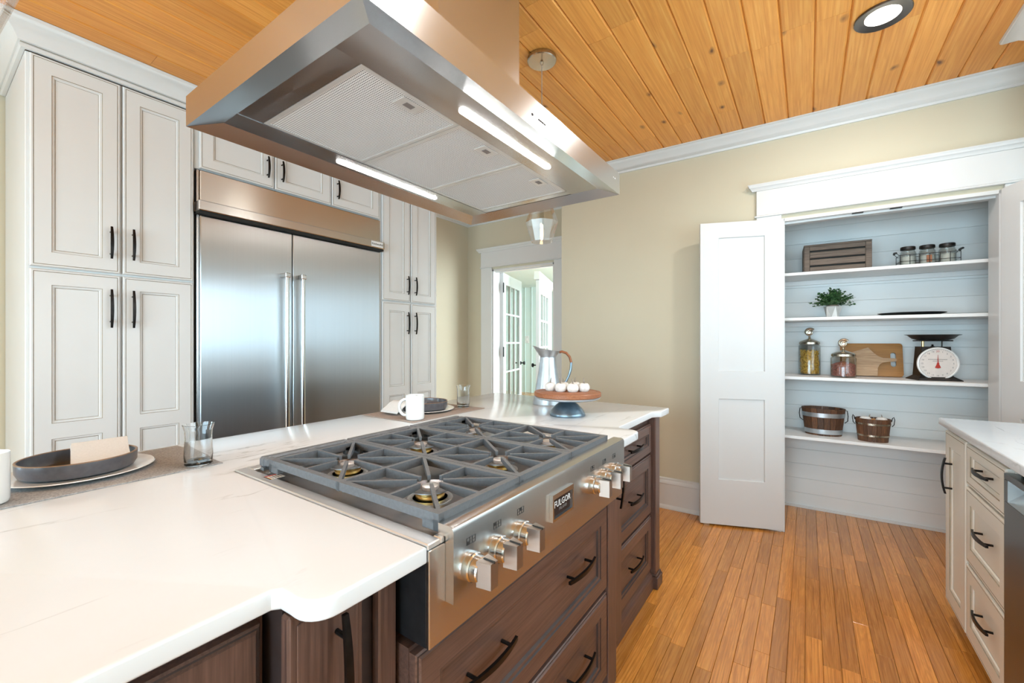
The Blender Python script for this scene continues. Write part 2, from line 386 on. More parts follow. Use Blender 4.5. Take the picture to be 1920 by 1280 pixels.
# ---- panelled fronts: x 0..W, z 0..H, back at y=0, face at y=-t
def front(W, H, panels, t=.02, glazed=True, prof=None, edge=None):
    m = MB()
    def ring(r0, y0, r1, y1, mi):
        a = [(r0[0], y0, r0[2]), (r0[1], y0, r0[2]), (r0[1], y0, r0[3]), (r0[0], y0, r0[3])]
        b = [(r1[0], y1, r1[2]), (r1[1], y1, r1[2]), (r1[1], y1, r1[3]), (r1[0], y1, r1[3])]
        m.add(a + b, [(i, (i + 1) % 4, 4 + (i + 1) % 4, 4 + i) for i in range(4)], mi)
    ins = lambda r, d: (r[0] + d, r[1] - d, r[2] + d, r[3] - d)
    full = (0, W, 0, H)
    seq = edge or [(0, 0, 0), (0, -t + .005, 0), (.004, -t, 0), (.010, -t, 0), (.0112, -t + .002, 1), (.0128, -t, 1)]
    for (d0, y0, _), (d1, y1, mi) in zip(seq, seq[1:]): ring(ins(full, d0), y0, ins(full, d1), y1, mi)
    m.add([(0, 0, 0), (W, 0, 0), (W, 0, H), (0, 0, H)], [(0, 1, 2, 3)])
    e = ins(full, seq[-1][0])
    xs = sorted({e[0], e[1]} | {p[0] for p in panels} | {p[1] for p in panels}); zs = sorted({e[2], e[3]} | {p[2] for p in panels} | {p[3] for p in panels})
    for i in range(len(xs) - 1):
        for j in range(len(zs) - 1):
            cx = (xs[i] + xs[i + 1]) / 2; cz = (zs[j] + zs[j + 1]) / 2
            if any(p[0] < cx < p[1] and p[2] < cz < p[3] for p in panels): continue
            m.add([(xs[i], -t, zs[j]), (xs[i + 1], -t, zs[j]), (xs[i + 1], -t, zs[j + 1]), (xs[i], -t, zs[j + 1])], [(0, 1, 2, 3)])
    pf = prof or [(0, -t, 0), (.0018, -t + .0035, 1), (.009, -t + .0055, 0), (.0125, -t + .010, 0), (.0142, -t + .0115, 1), (.0142, -t + .0105, 0)]
    for p in panels:
        for (d0, y0, _), (d1, y1, mi) in zip(pf, pf[1:]): ring(ins(p, d0), y0, ins(p, d1), y1, mi)
        q = ins(p, pf[-1][0]); y = pf[-1][1]
        m.add([(q[0], y, q[2]), (q[1], y, q[2]), (q[1], y, q[3]), (q[0], y, q[3])], [(0, 1, 2, 3)])
    return m
_pulls = {}
def pull(L):
    if L in _pulls: return _pulls[L]
    m = MB(); n = 12; vs = []; fs = []
    for i in range(n + 1):
        z = -L / 2 + L * i / n; q = 2 * z / L; y = -(.022 + .011 * (1 - q * q)); hw = .0042 + .0022 * (1 - q * q); ht = .0035
        vs += [(-hw, y - ht, z), (hw, y - ht, z), (hw, y + ht, z), (-hw, y + ht, z)]
    for i in range(n):
        for a in range(4): b = (a + 1) % 4; fs.append([i * 4 + a, i * 4 + b, i * 4 + 4 + b, i * 4 + 4 + a])
    fs += [[3, 2, 1, 0], [n * 4 + a for a in range(4)]]
    m.add(vs, fs)
    for z in (-L * .34, L * .34): m.cyl((0, 0, z), .0042, .028, 10, 0, 'Y')
    _pulls[L] = m.mesh('handle', [M['bronze']]); return _pulls[L]
def handle(parent, x, y, z, L=.16, horiz=False):
    return mk('handle', pull(L), parent, (x, y, z), (0, R(90) if horiz else 0, 0))

# ================================================================== STRUCTURE
CZ = 2.717
# pantry wall frame: x = along the wall (to the right), y = into the pantry
SL = .036; nrm = math.hypot(1, SL); DB = Vector((SL / nrm, -1 / nrm, 0)); NB = Vector((1 / nrm, SL / nrm, 0)); PB = Vector((3.34, .8, 0)); RB = math.atan2(DB.y, DB.x)
def wB(s, d, z): return PB + DB * s + NB * d + Vector((0, 0, z))

# --- floor: individual oak strips where the photograph shows them
floor = struct('floor', 'glossy honey-brown oak strip floor')
MB().box(-2.6, 4.2, -1.3, 3.75, -.06, -.012).obj('subfloor', M['oak_base'], floor)
PW = .0585
lens = [.38, .55, .72, .9, 1.15]
pm = {}
def plank_mesh(L, W, T, mtl, key, g=.0012):
    k = (key, round(L, 2))
    if k not in pm: pm[k] = MB().box(0, round(L, 2) - .0008, g / 2, W - g / 2, -T, 0, 0, .0012 if key == 'f' else .006).mesh('plank', [mtl], 0)
    return pm[k]
rest = MB()
row = 0; y = -1.16
while y < 3.6:
    x = -2.5 - random.random() * .8; xe = 3.96
    if y > 1.75: xe = 3.99
    vis = -.68 < y < .70
    while x < xe:
        L = random.choice(lens)
        if x + L > xe: L = xe - x + .005
        if L < .05: break
        if vis and x + L > 1.15: mk('plank', plank_mesh(L, PW, .012, M['oak'], 'f'), floor, (x, y, 0))
        else: rest.box(x, x + L - .0008, y + .0006, y + PW - .0006, -.012, 0)
        x += round(L, 2)
    y += PW
rest.obj('plank_field', M['oak_base'], floor, kind='stuff', smooth=0)
hallf = struct('floor_hall'); MB().box(4.2, 9.0, .8, 7.2, -.06, 0).obj('hall_boards', M['oak_base'], hallf)
MB().box(3.9, 4.2, 1.75, 3.6, -.06, -.001).obj('threshold', M['oak_base'], hallf)

# --- ceiling: knotty pine boards
ceil = struct('ceiling', 'knotty orange pine plank ceiling')
MB().box(-2.6, 4.0, -1.3, 3.75, CZ + .014, CZ + .08).obj('ceiling_deck', M['oak_base'], ceil)
CW = .13; y = -.025 - 9 * CW
cl = [1.1, 1.5, 1.9, 2.4]
while y < 3.62:
    x = -2.55 - random.random() * 1.2
    xe = 3.42 if y < 1.7 else 3.88
    while x < xe:
        L = random.choice(cl)
        if x + L > xe: L = xe - x
        if L < .08: break
        k = ('c', round(L, 2))
        if k not in pm:
            m_ = MB(); b_ = .007; Lr = round(L, 2) - .001
            m_.prism([(b_, 0), (CW - b_, 0), (CW - .0005, b_), (CW - .0005, .016), (.0005, .016), (.0005, b_)], 0, Lr, 0, 'YZ'); pm[k] = m_.mesh('plank', [M['ceil']], 0)
        mk('plank', pm[k], ceil, (x, y, CZ))
        x += round(L, 2)
    y += CW

# --- walls
def wall(name, boxes, mtl='wall', loc=(0, 0, 0), rz=0, label=None):
    m = MB()
    for b in boxes: m.box(*b)
    o = m.obj(name, M[mtl], None, loc, (0, 0, rz), kind='structure')
    if label: o['label'] = label
    return o
wall('wall_back', [(-2.62, -2.3, 3.60, 3.72, 0, CZ + .05), (-1.3, 2.943, 3.60, 3.72, 0, CZ + .05), (-2.3, -1.3, 3.60, 3.72, 0, .9), (-2.3, -1.3, 3.60, 3.72, 2.3, CZ + .05), (2.943, 3.85, 3.33, 3.72, 0, CZ + .05)])
PX = 3.85
wall('wall_passage', [(PX, PX + .14, 2.96, 3.72, 0, CZ + .05), (PX, PX + .14, 1.72, 2.15, 0, CZ + .05), (PX, PX + .14, 2.15, 2.96, 2.09, CZ + .05)])
OL, OR_, OT = .655, 1.668, 2.09
wall('wall_pantry', [(-.976, OL, 0, .14, 0, CZ + .05), (OR_, 2.10, 0, .14, 0, CZ + .05), (OL, OR_, 0, .14, OT, CZ + .05), (-.976, -.90, .14, .60, 0, CZ + .05)], loc=PB, rz=RB, label='pale tan painted wall around the pantry opening')
# pantry closet with painted boards
clo = struct('wall_closet', 'white boarded back wall of the pantry', PB, RB)
bh = .112; z = 0
while z < 2.40:
    m = MB().box(.36, 2.08, .568, .59, z + .0004, min(z + bh, 2.42) - .0004, 0, .0016); m.obj('board', M['shiplap'], clo, smooth=0); z += bh
MB().box(.36, 2.08, .59, .60, 0, 2.42).obj('backing', M['shiplap'], clo)
MB().box(.34, .36, .14, .60, 0, 2.42).obj('side_panel', M['shiplap'], clo)
MB().box(2.06, 2.08, .14, .568, 0, 2.42).obj('side_panel', M['shiplap'], clo)
MB().box(.36, 2.06, .14, .568, 2.40, 2.42).obj('closet_ceiling', M['shiplap'], clo)
MB().box(.362, 2.058, .556, .567, .0, .018).obj('base_shoe', M['shelf'], clo)
# right wall with the sink window, left wall with patio windows
wall('wall_right', [(-2.62, .5, -1.27, -1.15, 0, CZ + .05), (3.0, 3.62, -1.27, -1.15, 0, CZ + .05), (.5, 3.0, -1.27, -1.15, 0, 1.06), (.5, 3.0, -1.27, -1.15, 2.2, CZ + .05)])
wall('wall_left', [(-2.62, -2.5, -1.15, -1.0, 0, CZ + .05), (-2.62, -2.5, 1.9, 3.60, 0, CZ + .05), (-2.62, -2.5, -1.0, 1.9, 0, .25), (-2.62, -2.5, -1.0, 1.9, 2.35, CZ + .05)])
win = struct('window_1')
m = MB(); m.box(.5, 3.0, -1.26, -1.20, 1.06, 1.10); m.box(.5, 3.0, -1.26, -1.20, 2.16, 2.2); m.box(.5, .54, -1.26, -1.20, 1.10, 2.16); m.box(2.96, 3.0, -1.26, -1.20, 1.10, 2.16); m.box(1.31, 1.35, -1.26, -1.20, 1.10, 2.16); m.box(2.14, 2.18, -1.26, -1.20, 1.10, 2.16)
m.obj('window_frame', M['trim'], win); MB().box(.54, 2.96, -1.235, -1.229, 1.10, 2.16).obj('pane', M['pane'], win)
win = struct('window_2')
m = MB()
for yy in (-1.0, -.047, .907, 1.86): m.box(-2.60, -2.52, yy, yy + .04, .25, 2.35)
m.box(-2.60, -2.52, -1.0, 1.9, .25, .31); m.box(-2.60, -2.52, -1.0, 1.9, 2.29, 2.35); m.obj('window_frame', M['trim'], win)
MB().box(-2.565, -2.559, -1.0, 1.9, .31, 2.29).obj('pane', M['pane'], win)
win = struct('added_window_3')  # unseen window, added only to let fill light in
m = MB(); m.box(-2.3, -1.3, 3.63, 3.69, .9, .95); m.box(-2.3, -1.3, 3.63, 3.69, 2.25, 2.3); m.box(-2.3, -2.25, 3.63, 3.69, .95, 2.25); m.box(-1.35, -1.3, 3.63, 3.69, .95, 2.25)
m.obj('window_frame', M['trim'], win); MB().box(-2.25, -1.35, 3.657, 3.663, .95, 2.25).obj('pane', M['pane'], win)
# hall beyond the passage door
wall('wall_hall', [(8.9, 9.0, .8, 7.2, 0, 2.65), (3.99, 9.0, 7.1, 7.2, 0, 2.65), (3.99, 4.6, .7, .8, 0, 2.65), (8.2, 9.0, .7, .8, 0, 2.65), (4.6, 8.2, .7, .8, 0, .5), (4.6, 8.2, .7, .8, 2.5, 2.65), (3.99, 4.09, 3.72, 7.2, 0, 2.65), (3.99, 4.09, .7, 1.72, 0, 2.65)], 'mint')
wall('ceiling_hall', [(3.99, 9.0, .7, 7.2, 2.62, 2.68)], 'mint')
m = MB()
for i in range(14): m.box(8.88, 8.9, 4.2 + i * .2, 4.215 + i * .2, 0, 2.62)
m.obj('trim_hall_battens', M['mint'], kind='structure')
sw = thing('light_switch', 'white light switch plate on the mint wall beyond the doorway', 'light switch', (8.895, 5.75, 1.32), R(-90))
MB().box(-.06, .06, -.01, 0, -.09, .09, 0, .004).obj('switch_plate', M['trim'], sw); MB().box(-.02, .02, -.016, -.01, -.03, .03).obj('rocker', M['china'], sw)

# --- crown mouldings, casings, baseboards
wc = [(0, 2.63), (.010, 2.63), (.013, 2.643), (.022, 2.647), (.036, 2.664), (.058, 2.690), (.072, 2.697), (.078, 2.706), (.088, 2.709), (.088, CZ), (0, CZ)]
pb0 = wB(-.976, 0, 0); pb1 = wB(2.0, 0, 0)
m = MB().sweep([(3.85, pb0.y + .02), (pb0.x, pb0.y + .0), (pb1.x, pb1.y)], [(o, z) for o, z in wc]); m.obj('trim_1', M['trim'], kind='structure', label='white crown moulding along the pantry wall')
m = MB().sweep([(2.95, 3.33), (PX, 3.33), (PX, 1.80)], wc); m.obj('trim_2', M['trim'], kind='structure')
def casing(name, W0, W1, top, loc, rz, wd=.145, label=None, reveal=.0):
    t = struct(name, label, loc, rz)
    MB().box(W0 - wd, W0, -.02, 0, 0, top + .025, 0, .003).obj('side_casing', M['trim'], t)
    MB().box(W1, W1 + wd, -.02, 0, 0, top + .025, 0, .003).obj('side_casing', M['trim'], t)
    MB().box(W0 - wd - .012, W1 + wd + .012, -.028, 0, top + .025, top + .037, 0, .003).obj('fillet', M['trim'], t)
    MB().box(W0 - wd, W1 + wd, -.023, 0, top + .037, top + .205, 0, .002).obj('header_board', M['trim'], t)
    m = MB(); a, b = W0 - wd, W1 + wd; zz = top + .205
    pr = [(0, zz), (.026, zz), (.030, zz + .008), (.038, zz + .020), (.042, zz + .022), (.046, zz + .034), (.050, zz + .038), (.050, zz + .043), (0, zz + .043)]
    m.sweep([(b, .0), (b, -.001), (a, -.001), (a, .0)][::-1] if 0 else [(a, .001), (a, -.0005), (b, -.0005), (b, .001)], pr)
    m.obj('header_cap', M['trim'], t)
    m = MB(); m.box(W0 - .001, W0 + .018, -.004, .142, 0, top); m.box(W1 - .018, W1 + .001, -.004, .142, 0, top); m.box(W0, W1, -.004, .142, top - .018, top + .002)
    m.box(W0 + .018, W1 - .018, .04, .055, top - .03, top - .018); m.obj('jamb', M['trim'], t)
    return t
cs = casing('trim_3', OL, OR_, OT, PB, RB, label='white door casing with capped header around the pantry opening')
for s in (1.055, 1.235):
    MB().box(s - .028, s + .028, .012, .034, OT - .0215, OT - .0175, 0, .001).obj('catch_plate', M['bronze'], cs)
casing('trim_4', -2.96, -2.15, OT, (PX, 0, 0), R(-90), .155, label='white casing with capped header around the passage doorway')
def baseb(name, path, lab=None):
    MB().sweep(path, [(0, 0), (.030, 0), (.030, .012), (.022, .026), (.018, .030), (.018, .185), (.022, .190), (.020, .205), (.012, .215), (.012, .226), (0, .232)]).obj(name, M['trim'], kind='structure', **({'label': lab} if lab else {}))
pl = wB(OL - .146, 0, 0); baseb('baseboard_pantry', [(pb0.x, pb0.y), (pl.x, pl.y)], 'tall white baseboard on the pantry wall')
baseb('baseboard_passage', [(2.96, 3.33), (PX, 3.33), (PX, 3.12)])

# --- doors
def shaker(name, label, loc, rz, W, H=2.075, mirror=1):
    t = struct(name, label, loc, rz)
    st = .117
    pn = [(st, W - st + .004, 1.055, H - .105), (st, W - st + .004, .31, .865)]
    f = front(W, H, pn, .019, prof=[(0, -.019, 0), (.003, -.010, 0), (.003, -.0095, 0)], edge=[(0, 0, 0), (0, -.018, 0), (.001, -.019, 0)])
    f.obj('door_face', M['door_paint'], t, (0, 0, .012))
    g = front(W, H, pn, .016, prof=[(0, -.016, 0), (.003, -.008, 0), (.003, -.0075, 0)], edge=[(0, 0, 0), (0, -.015, 0), (.001, -.016, 0)])
    g.xf(Matrix.Translation((W, 0, 0)) @ Matrix.Rotation(math.pi, 4, 'Z')); g.obj('door_back', M['door_paint'], t, (0, .0005, .012))
    return t
a = wB(.174, -.165, 0); b = wB(.662, 0.001, 0)
ang = math.atan2(b.y - a.y, b.x - a.x)
dl = shaker('door_1', 'white two-panel pantry door swung back against the tan wall', a + Vector((0, 0, 0)), ang, (b - a).length)
MB().box(.02, .06, -.012, .008, .002, .012).obj('door_roller', M['chrome'], dl)
h = wB(1.664, -.035, 0); tip = wB(1.664 + .516 * math.sin(R(16)), -.035 - .516 * math.cos(R(16)), 0)
# face seen by the camera is the one turned to the left: width runs from hinge to tip
ang2 = math.atan2(tip.y - h.y, tip.x - h.x)
dr = shaker('door_2', 'white two-panel pantry door standing open at the right edge', tip, ang2 + math.pi, .516)
def french(name, label, p0, p1, H=2.07, top=.13, knob_end=1):
    p0 = Vector(p0); p1 = Vector(p1); W = (p1 - p0).length; an = math.atan2(p1.y - p0.y, p1.x - p0.x)
    t = struct(name, label, p0, an)
    sx = .105; bx = .22; t_ = .04
    m = MB(); m.box(0, sx, 0, t_, .01, H); m.box(W - sx, W, 0, t_, .01, H); m.box(sx, W - sx, 0, t_, H - top, H); m.box(sx, W - sx, 0, t_, .01, bx); m.obj('door_frame', M['door_paint'], t)
    iw = W - 2 * sx; ih = H - top - bx
    for i in (1, 2): MB().box(sx + iw * i / 3 - .011, sx + iw * i / 3 + .011, .004, t_ - .004, bx, H - top).obj('muntin', M['door_paint'], t)
    for j in range(1, 5):
        for i in range(3): MB().box(sx + iw * i / 3 + (.011 if i else 0), sx + iw * (i + 1) / 3 - (.011 if i < 2 else 0), .004, t_ - .004, bx + ih * j / 5 - .011, bx + ih * j / 5 + .011).obj('muntin', M['door_paint'], t)
    for i in range(3):
        for j in range(5): MB().box(sx + iw * i / 3, sx + iw * (i + 1) / 3, .017, .022, bx + ih * j / 5, bx + ih * (j + 1) / 5).obj('pane', M['pane'], t)
    kx = W - .055 if knob_end else .055
    for sg, yy in ((1, 0), (-1, t_)):
        m = MB().lathe([(.026, 0), (.026, .006), (.008, .010), (.008, .034), (.022, .040), (.026, .050), (.020, .060), (0, .063)], 18, 0, (0, 0, 0), 'Y')
        if sg < 0: m.xf(Matrix.Rotation(math.pi, 4, 'Z'))
        m.obj('door_knob', M['black'], t, (kx, yy, .985))
    return t
f1 = french('door_3', 'white glazed door opened into the mint hall', (3.985, 2.905, 0), (4.75, 3.157, 0))
for zz in (1.895, 1.15, .3):
    m = MB(); m.box(-.012, .02, -.004, .0, -.055, .055, 0, .002); m.cyl((-.006, -.006, -.058), .007, .116, 10); m.obj('hinge', M['black'], f1, (-.004, -.001, zz))
f2 = french('door_4', 'second white glazed door further inside the mint hall', (4.31, 2.615, 0), (5.05, 2.895, 0), 2.0, .15, 0)
tc = struct('trim_5')
an4 = math.atan2(.28, .74)
tc.location = (4.30, 2.61, 0); tc.rotation_euler = (0, 0, an4)
MB().box(-.02, 1.2, -.01, .06, 2.005, 2.10, 0, .003).obj('header_board', M['trim'], tc)
MB().box(.80, .92, -.01, .06, 0, 2.005, 0, .003).obj('side_casing', M['trim'], tc)
# pantry shelves (fixed)
for i, zt in enumerate((1.752, 1.437, 1.025, .61)):
    o = thing('pantry_shelf', ['top white pantry shelf carrying the slatted crate', 'second white pantry shelf carrying the small green plant', 'third white pantry shelf carrying the kitchen scale', 'lowest white pantry shelf carrying two wooden buckets'][i], 'shelf', wB(0, 0, zt), RB, 'white pantry shelves')
    MB().box(.362, 2.058, .20, .566, -.021, 0, 0, .002).obj('shelf_board', M['shelf'], o)
    MB().box(.362, 2.058, .546, .566, -.055, -.0215, 0, .002).obj('cleat', M['shelf'], o)

# ================================================================== FRIDGE WALL (fronts at y = 2.92)
FY = 2.94; T2 = .02
def tall_cabinet(label, x0, x1, doors, side_handles=False, hx=None):
    t = thing('tall_cabinet', label, 'cabinet', (x0, FY, 0))
    W = x1 - x0
    m = MB(); m.box(0, W, .0, .655, .10, 2.605, 0, .003); m.box(.0, W, .06, .655, .0, .10); m.obj('body', M['cab'], t)
    for (a, b, z0, z1, hz, L, side) in doors:
        w_ = b - a; h_ = z1 - z0; st = .068
        if z1 > 1.7: pn = [(st, w_ - st, .070, h_ - .075)]
        else: pn = [(st, w_ - st, .883 - z0, h_ - .072), (st, w_ - st, .075, .810 - z0)]
        d = front(w_, h_, pn, T2).obj('door', [M['cab'], M['glaze']], t, (a - x0, -.0005, z0))
        handle(d, (w_ - .038) if side > 0 else .038, -T2, hz - z0, L)
    return t
lab = ['tall white glazed pantry cabinet at the left of the refrigerator', 'tall white glazed pantry cabinet between refrigerator and passage']
tall_cabinet(lab[0], .315, .968, [(.328, .640, 1.620, 2.597, 1.772, .163, 1), (.650, .958, 1.620, 2.597, 1.775, .163, -1), (.328, .640, .12, 1.608, 1.437, .195, 1), (.650, .958, .12, 1.608, 1.438, .195, -1)])
t = tall_cabinet(lab[1], 2.278, 2.940, [(2.290, 2.592, 1.620, 2.597, 1.766, .163, 1), (2.606, 2.910, 1.620, 2.597, 1.766, .163, -1), (2.290, 2.592, .12, 1.608, 1.432, .195, 1), (2.606, 2.910, .12, 1.608, 1.432, .195, -1)])
for zz, L in ((1.725, .163), (1.418, .185)):
    mk('handle', pull(L), t, (.662, .045, zz), (0, 0, R(90)))
# over the refrigerator
t = thing('bridge_cabinet', 'short white cabinet with three doors above the refrigerator', 'cabinet', (.9685, FY, 2.285))
MB().box(0, 1.309, 0, .655, -.001, .32, 0, .002).obj('body', M['cab'], t)
for a, b, side in ((.990, 1.411, 1), (1.418, 1.824, -1), (1.831, 2.262, -1)):
    w_ = b - a; d = front(w_, .307, [(.068, w_ - .068, .064, .307 - .064)], T2).obj('door', [M['cab'], M['glaze']], t, (a - .9685, -.0005, .003))
    handle(d, (w_ - .045) if side > 0 else .042, -T2, .125, .14)
# crown over the whole run
cc = [(0, 2.606), (.014, 2.606), (.020, 2.611), (.020, 2.622), (.014, 2.628), (.0142, 2.631), (.024, 2.634), (.030, 2.645), (.040, 2.664), (.056, 2.681), (.078, 2.693), (.094, 2.697), (.100, 2.703), (.102, CZ), (0, CZ)]
m = MB().sweep([(.315, 3.595), (.315, 2.935), (2.94, 2.935), (2.94, 3.33)], cc); m.obj('trim_6', M['cab'], kind='structure', label='deep white crown moulding above the tall cabinets')
MB().sweep([(.315, 3.595), (.315, 2.935), (2.94, 2.935), (2.94, 3.33)], [(.0145, 2.6285), (.0160, 2.6285), (.0160, 2.6305), (.0145, 2.6305)]).obj('trim_7', M['glaze'], kind='structure')
# refrigerator
t = thing('refrigerator', 'wide built-in stainless steel double-door refrigerator', 'refrigerator', (.972, FY, 0))
X = lambda x: x - .972
MB().box(.004, 1.300, .012, .64, .012, 2.278, 0, .002).obj('body', M['gap'], t)
MB().box(X(.978), X(.990), -.004, .012, .10, 2.278).obj('side_trim', M['steel'], t); MB().box(X(2.262), X(2.276), -.004, .012, .10, 2.278).obj('side_trim', M['steel'], t)
MB().box(X(.992), X(2.262), -.018, .012, 2.092, 2.276, 0, .003).obj('grille_panel', steel('grille_steel', (.62, .59, .54), .24, .75, .25), t)
br = MB().box(X(.966), X(2.268), -.078, .0, 2.028, 2.086, 0, .004).obj('trim_bar', M['steel'], t)
MB().box(X(.972), X(2.268), -.060, .011, 2.014, 2.0275).obj('hinge_rail', M['gap'], t)
bd = MB().box(X(2.135), X(2.248), -.0815, -.0785, 2.034, 2.078, 0, .001).obj('badge', M['china'], t)
mk('lettering', text_mesh('KitchenAid', .024, .0004, mtl=M['inkblack']), bd, (X(2.192), -.0822, 2.056), (R(90), 0, 0))
for a, b in ((.992, 1.531), (1.538, 2.262)):
    d = MB().box(X(a), X(b), -.020, .010, .12, 2.012, 0, .004).obj('door', M['steel_door'], t)
    hx = X(b) - .066 if a < 1 else X(a) + .036
    hm = MB(); hm.cyl((hx, -.082, .55), .0155, 1.18, 20); hm.obj('handle', M['chrome'], d)
    for zz in (.56, 1.712): MB().box(hx - .018, hx + .018, -.10, -.0205, zz - .014, zz + .016, 0, .004).obj('handle_mount', M['chrome'], d)
MB().box(X(.992), X(2.262), .01, .02, .013, .115).obj('toe_grille', M['steel_dark'], t)

# ================================================================== ISLAND
CT = .914
ctop = thing('island_countertop', 'white veined quartz countertop of the island', 'countertop', (0, 0, CT - .031))
poly = [(-.36, 1.785), (-.36, .608), (-.20, .608), (-.185, .618), (-.175, .630), (.300, .630)]
poly += [(.309, .622), (.310, .600)] + arc(.352, .585, .042, 180, 270, 7) + [(.519, .543), (.519, 1.291), (1.452, 1.291), (1.452, .548)]
poly += arc(1.645, .590, .042, -90, 0, 7) + [(1.688, .622), (1.694, .642), (1.712, .646), (2.165, .646), (2.190, .630), (2.205, .612)] + arc(2.34, .622, .012, -90, 0, 3) + [(2.356, 1.775)] + arc(2.346, 1.775, .010, 0, 90, 3)
bevel_prism(poly, 0, .031, .005, 3).obj('slab', M['quartz'], ctop)
def pnl(w_, h_, st=.052): return [(st, w_ - st, st, h_ - st)]
cprof = lambda t: [(0, -t, 0), (.004, -t + .003, 1), (.011, -t + .005, 0), (.015, -t + .011, 1), (.020, -t + .0115, 0), (.021, -t + .0115, 0)]
cedge = lambda t: [(0, 0, 0), (0, -t + .007, 0), (.003, -t + .004, 0), (.006, -t + .004, 1), (.009, -t, 0), (.013, -t, 0)]
def cfront(w_, h_, st=.052, t=.022): return front(w_, h_, pnl(w_, h_, st), t, prof=cprof(t), edge=cedge(t))
# left door cabinet
BY = .678
t = thing('island_cabinet', 'dark cherry island cabinet with a panelled door left of the cooktop', 'cabinet', (-.33, BY, 0))
m = MB(); m.box(0, .640, 0, .80, .10, .8825); m.box(0, .640, .05, .80, 0, .10); m.obj('body', M['cherry_v'], t)
for a, b in ((.003, .315), (.321, .630)): d = cfront(b - a, .74, .058).obj('door', [M['cherry_v'], M['cherry_shade']], t, (a, -.0005, .115))
# narrow pull-outs that flank the cooktop
for i, (a, b) in enumerate(((.312, .512), (1.458, 1.630))):
    t = thing('pullout_cabinet', ['narrow dark cherry pull-out cabinet left of the cooktop', 'narrow dark cherry pull-out cabinet right of the cooktop'][i], 'cabinet', (a, .628, 0))
    w_ = b - a
    m = MB(); m.box(.004, w_ - .004, .002, .84, .10, .8825); m.box(.004, w_ - .004, .05, .84, 0, .10); m.obj('body', M['cherry_shade'], t)
    x0, x1 = (0, .125) if i == 0 else (.06, w_)
    d = MB().box(x0, x1, -.022, .001, .11, .875, 0, .004); d.box(x0 + .012, x1 - .012, -.0245, -.022, .125, .86, 0, .002)
    d = d.obj('door', [M['cherry_v'], M['cherry_shade']], t)
    handle(d, (x0 + x1) / 2 + (.012 if i == 0 else -.02), -.0245, .745 if i == 0 else .745, .215)
    if i == 0: MB().box(.158, .196, -.020, .0015, .02, .8825, 0, .003).obj('stile', M['cherry_v'], t)
# drawer unit below the cooktop
t = thing('drawer_cabinet', 'dark cherry cabinet with wide drawers under the cooktop', 'cabinet', (.515, .585, 0))
W = .940
m = MB(); m.box(.0, W, 0, .88, .115, .722); m.box(.0, W, .03, .88, 0, .115); m.obj('body', M['cherry'], t)
MB().box(W - .075, W, -.024, -.0005, .06, .733, 0, .002).obj('stile', M['cherry_v'], t)
for z0, z1 in ((.425, .715), (.125, .412)):
    d = cfront(.862, z1 - z0, .056).obj('drawer', [M['cherry'], M['cherry_shade']], t, (.001, -.0005, z0))
    for hx in (.205, .645): handle(d, hx, -.0115, (z1 - z0) * .56, .175, True)
MB().box(-.004, W + .004, -.012, .029, 0, .09, 0, .004).obj('plinth', M['cherry'], t)
# drawer bank on the right
t = thing('drawer_cabinet', 'three-drawer dark cherry cabinet at the far end of the island', 'cabinet', (1.640, BY, 0))
W = .553
m = MB(); m.box(0, W, 0, .80, .0, .8825); m.obj('body', M['cherry_v'], t)
for z0, z1 in ((.700, .850), (.394, .692), (.106, .382)):
    d = cfront(W - .012, z1 - z0, .045 if z1 > .8 else .056).obj('drawer', [M['cherry'], M['cherry_shade']], t, (.004, -.0005, z0))
    handle(d, .29, -.0115, (z1 - z0) * .50, .17, True)
m = MB(); m.sweep([(0, -.0), (W, -.0)], [(.0, .001), (.028, .001), (.028, .062), (.022, .074), (.012, .086), (.010, .096), (0, .100)]); m.obj('base_moulding', M['cherry'], t)
p = thing('island_post', 'square dark cherry corner post at the far end of the island', 'post', (2.200, .640, 0))
MB().box(0, .075, 0, .075, .075, .8825, 0, .004).obj('shaft', M['cherry_v'], p)
m = MB(); m.box(-.003, .085, -.012, .028, 0, .062, 0, .004); m.box(.0, .085, .0281, .086, 0, .062, 0, .004); m.box(-.002, .080, -.006, .028, .062, .0752, 0, .004); m.obj('foot_block', M['cherry_v'], p)
MB().box(.0752, .0755 + .002, .076, 1.0, .02, .85).obj('end_panel', M['cherry_v'], p)

# ---- rangetop
rt = thing('rangetop', 'six-burner stainless steel gas rangetop set into the island', 'cooktop', (.52, .54, 0))
rx = lambda x: x - .52
ry = lambda y: y - .54
W = .930
m = MB(); m.box(0, W, .006, .75, .7335, .906, 0, .001); m.obj('chassis', M['black'], rt)
# steel deck ring and well
m = MB(); x0, x1, y0, y1 = .030, .858, .020, .715
m.box(-.001, x0, 0, .752, .9065, .9175, 0, .002); m.box(x1, W + .001, 0, .752, .9065, .9175, 0, .002); m.box(x0, x1, y1, .752, .9065, .9175, 0, .002); m.box(x0, x1, 0, y0, .9065, .9175, 0, .002)
m.obj('deck', M['steel_top'], rt)
MB().box(x0 + .0005, x1 - .0005, y0 + .0005, y1 - .0005, .9062, .9095).obj('burner_pan', plain('burner_pan_steel', (.36, .34, .33), .32, .9, var=.12, nscale=8), rt)
# fascia
MB().box(0, W, -.002, .0058, .7335, .906, 0, .0015).obj('front_panel', M['steel'], rt)
m = MB(); m.prism([(ry(.518), .800), (ry(.518), .928), (ry(.521), .935), (ry(.528), .938), (ry(.556), .938), (ry(.556), .9178), (ry(.5375), .9178), (ry(.5375), .800)], rx(.560), rx(1.415), 0, 'YZ'); m.obj('control_panel', M['steel'], rt)
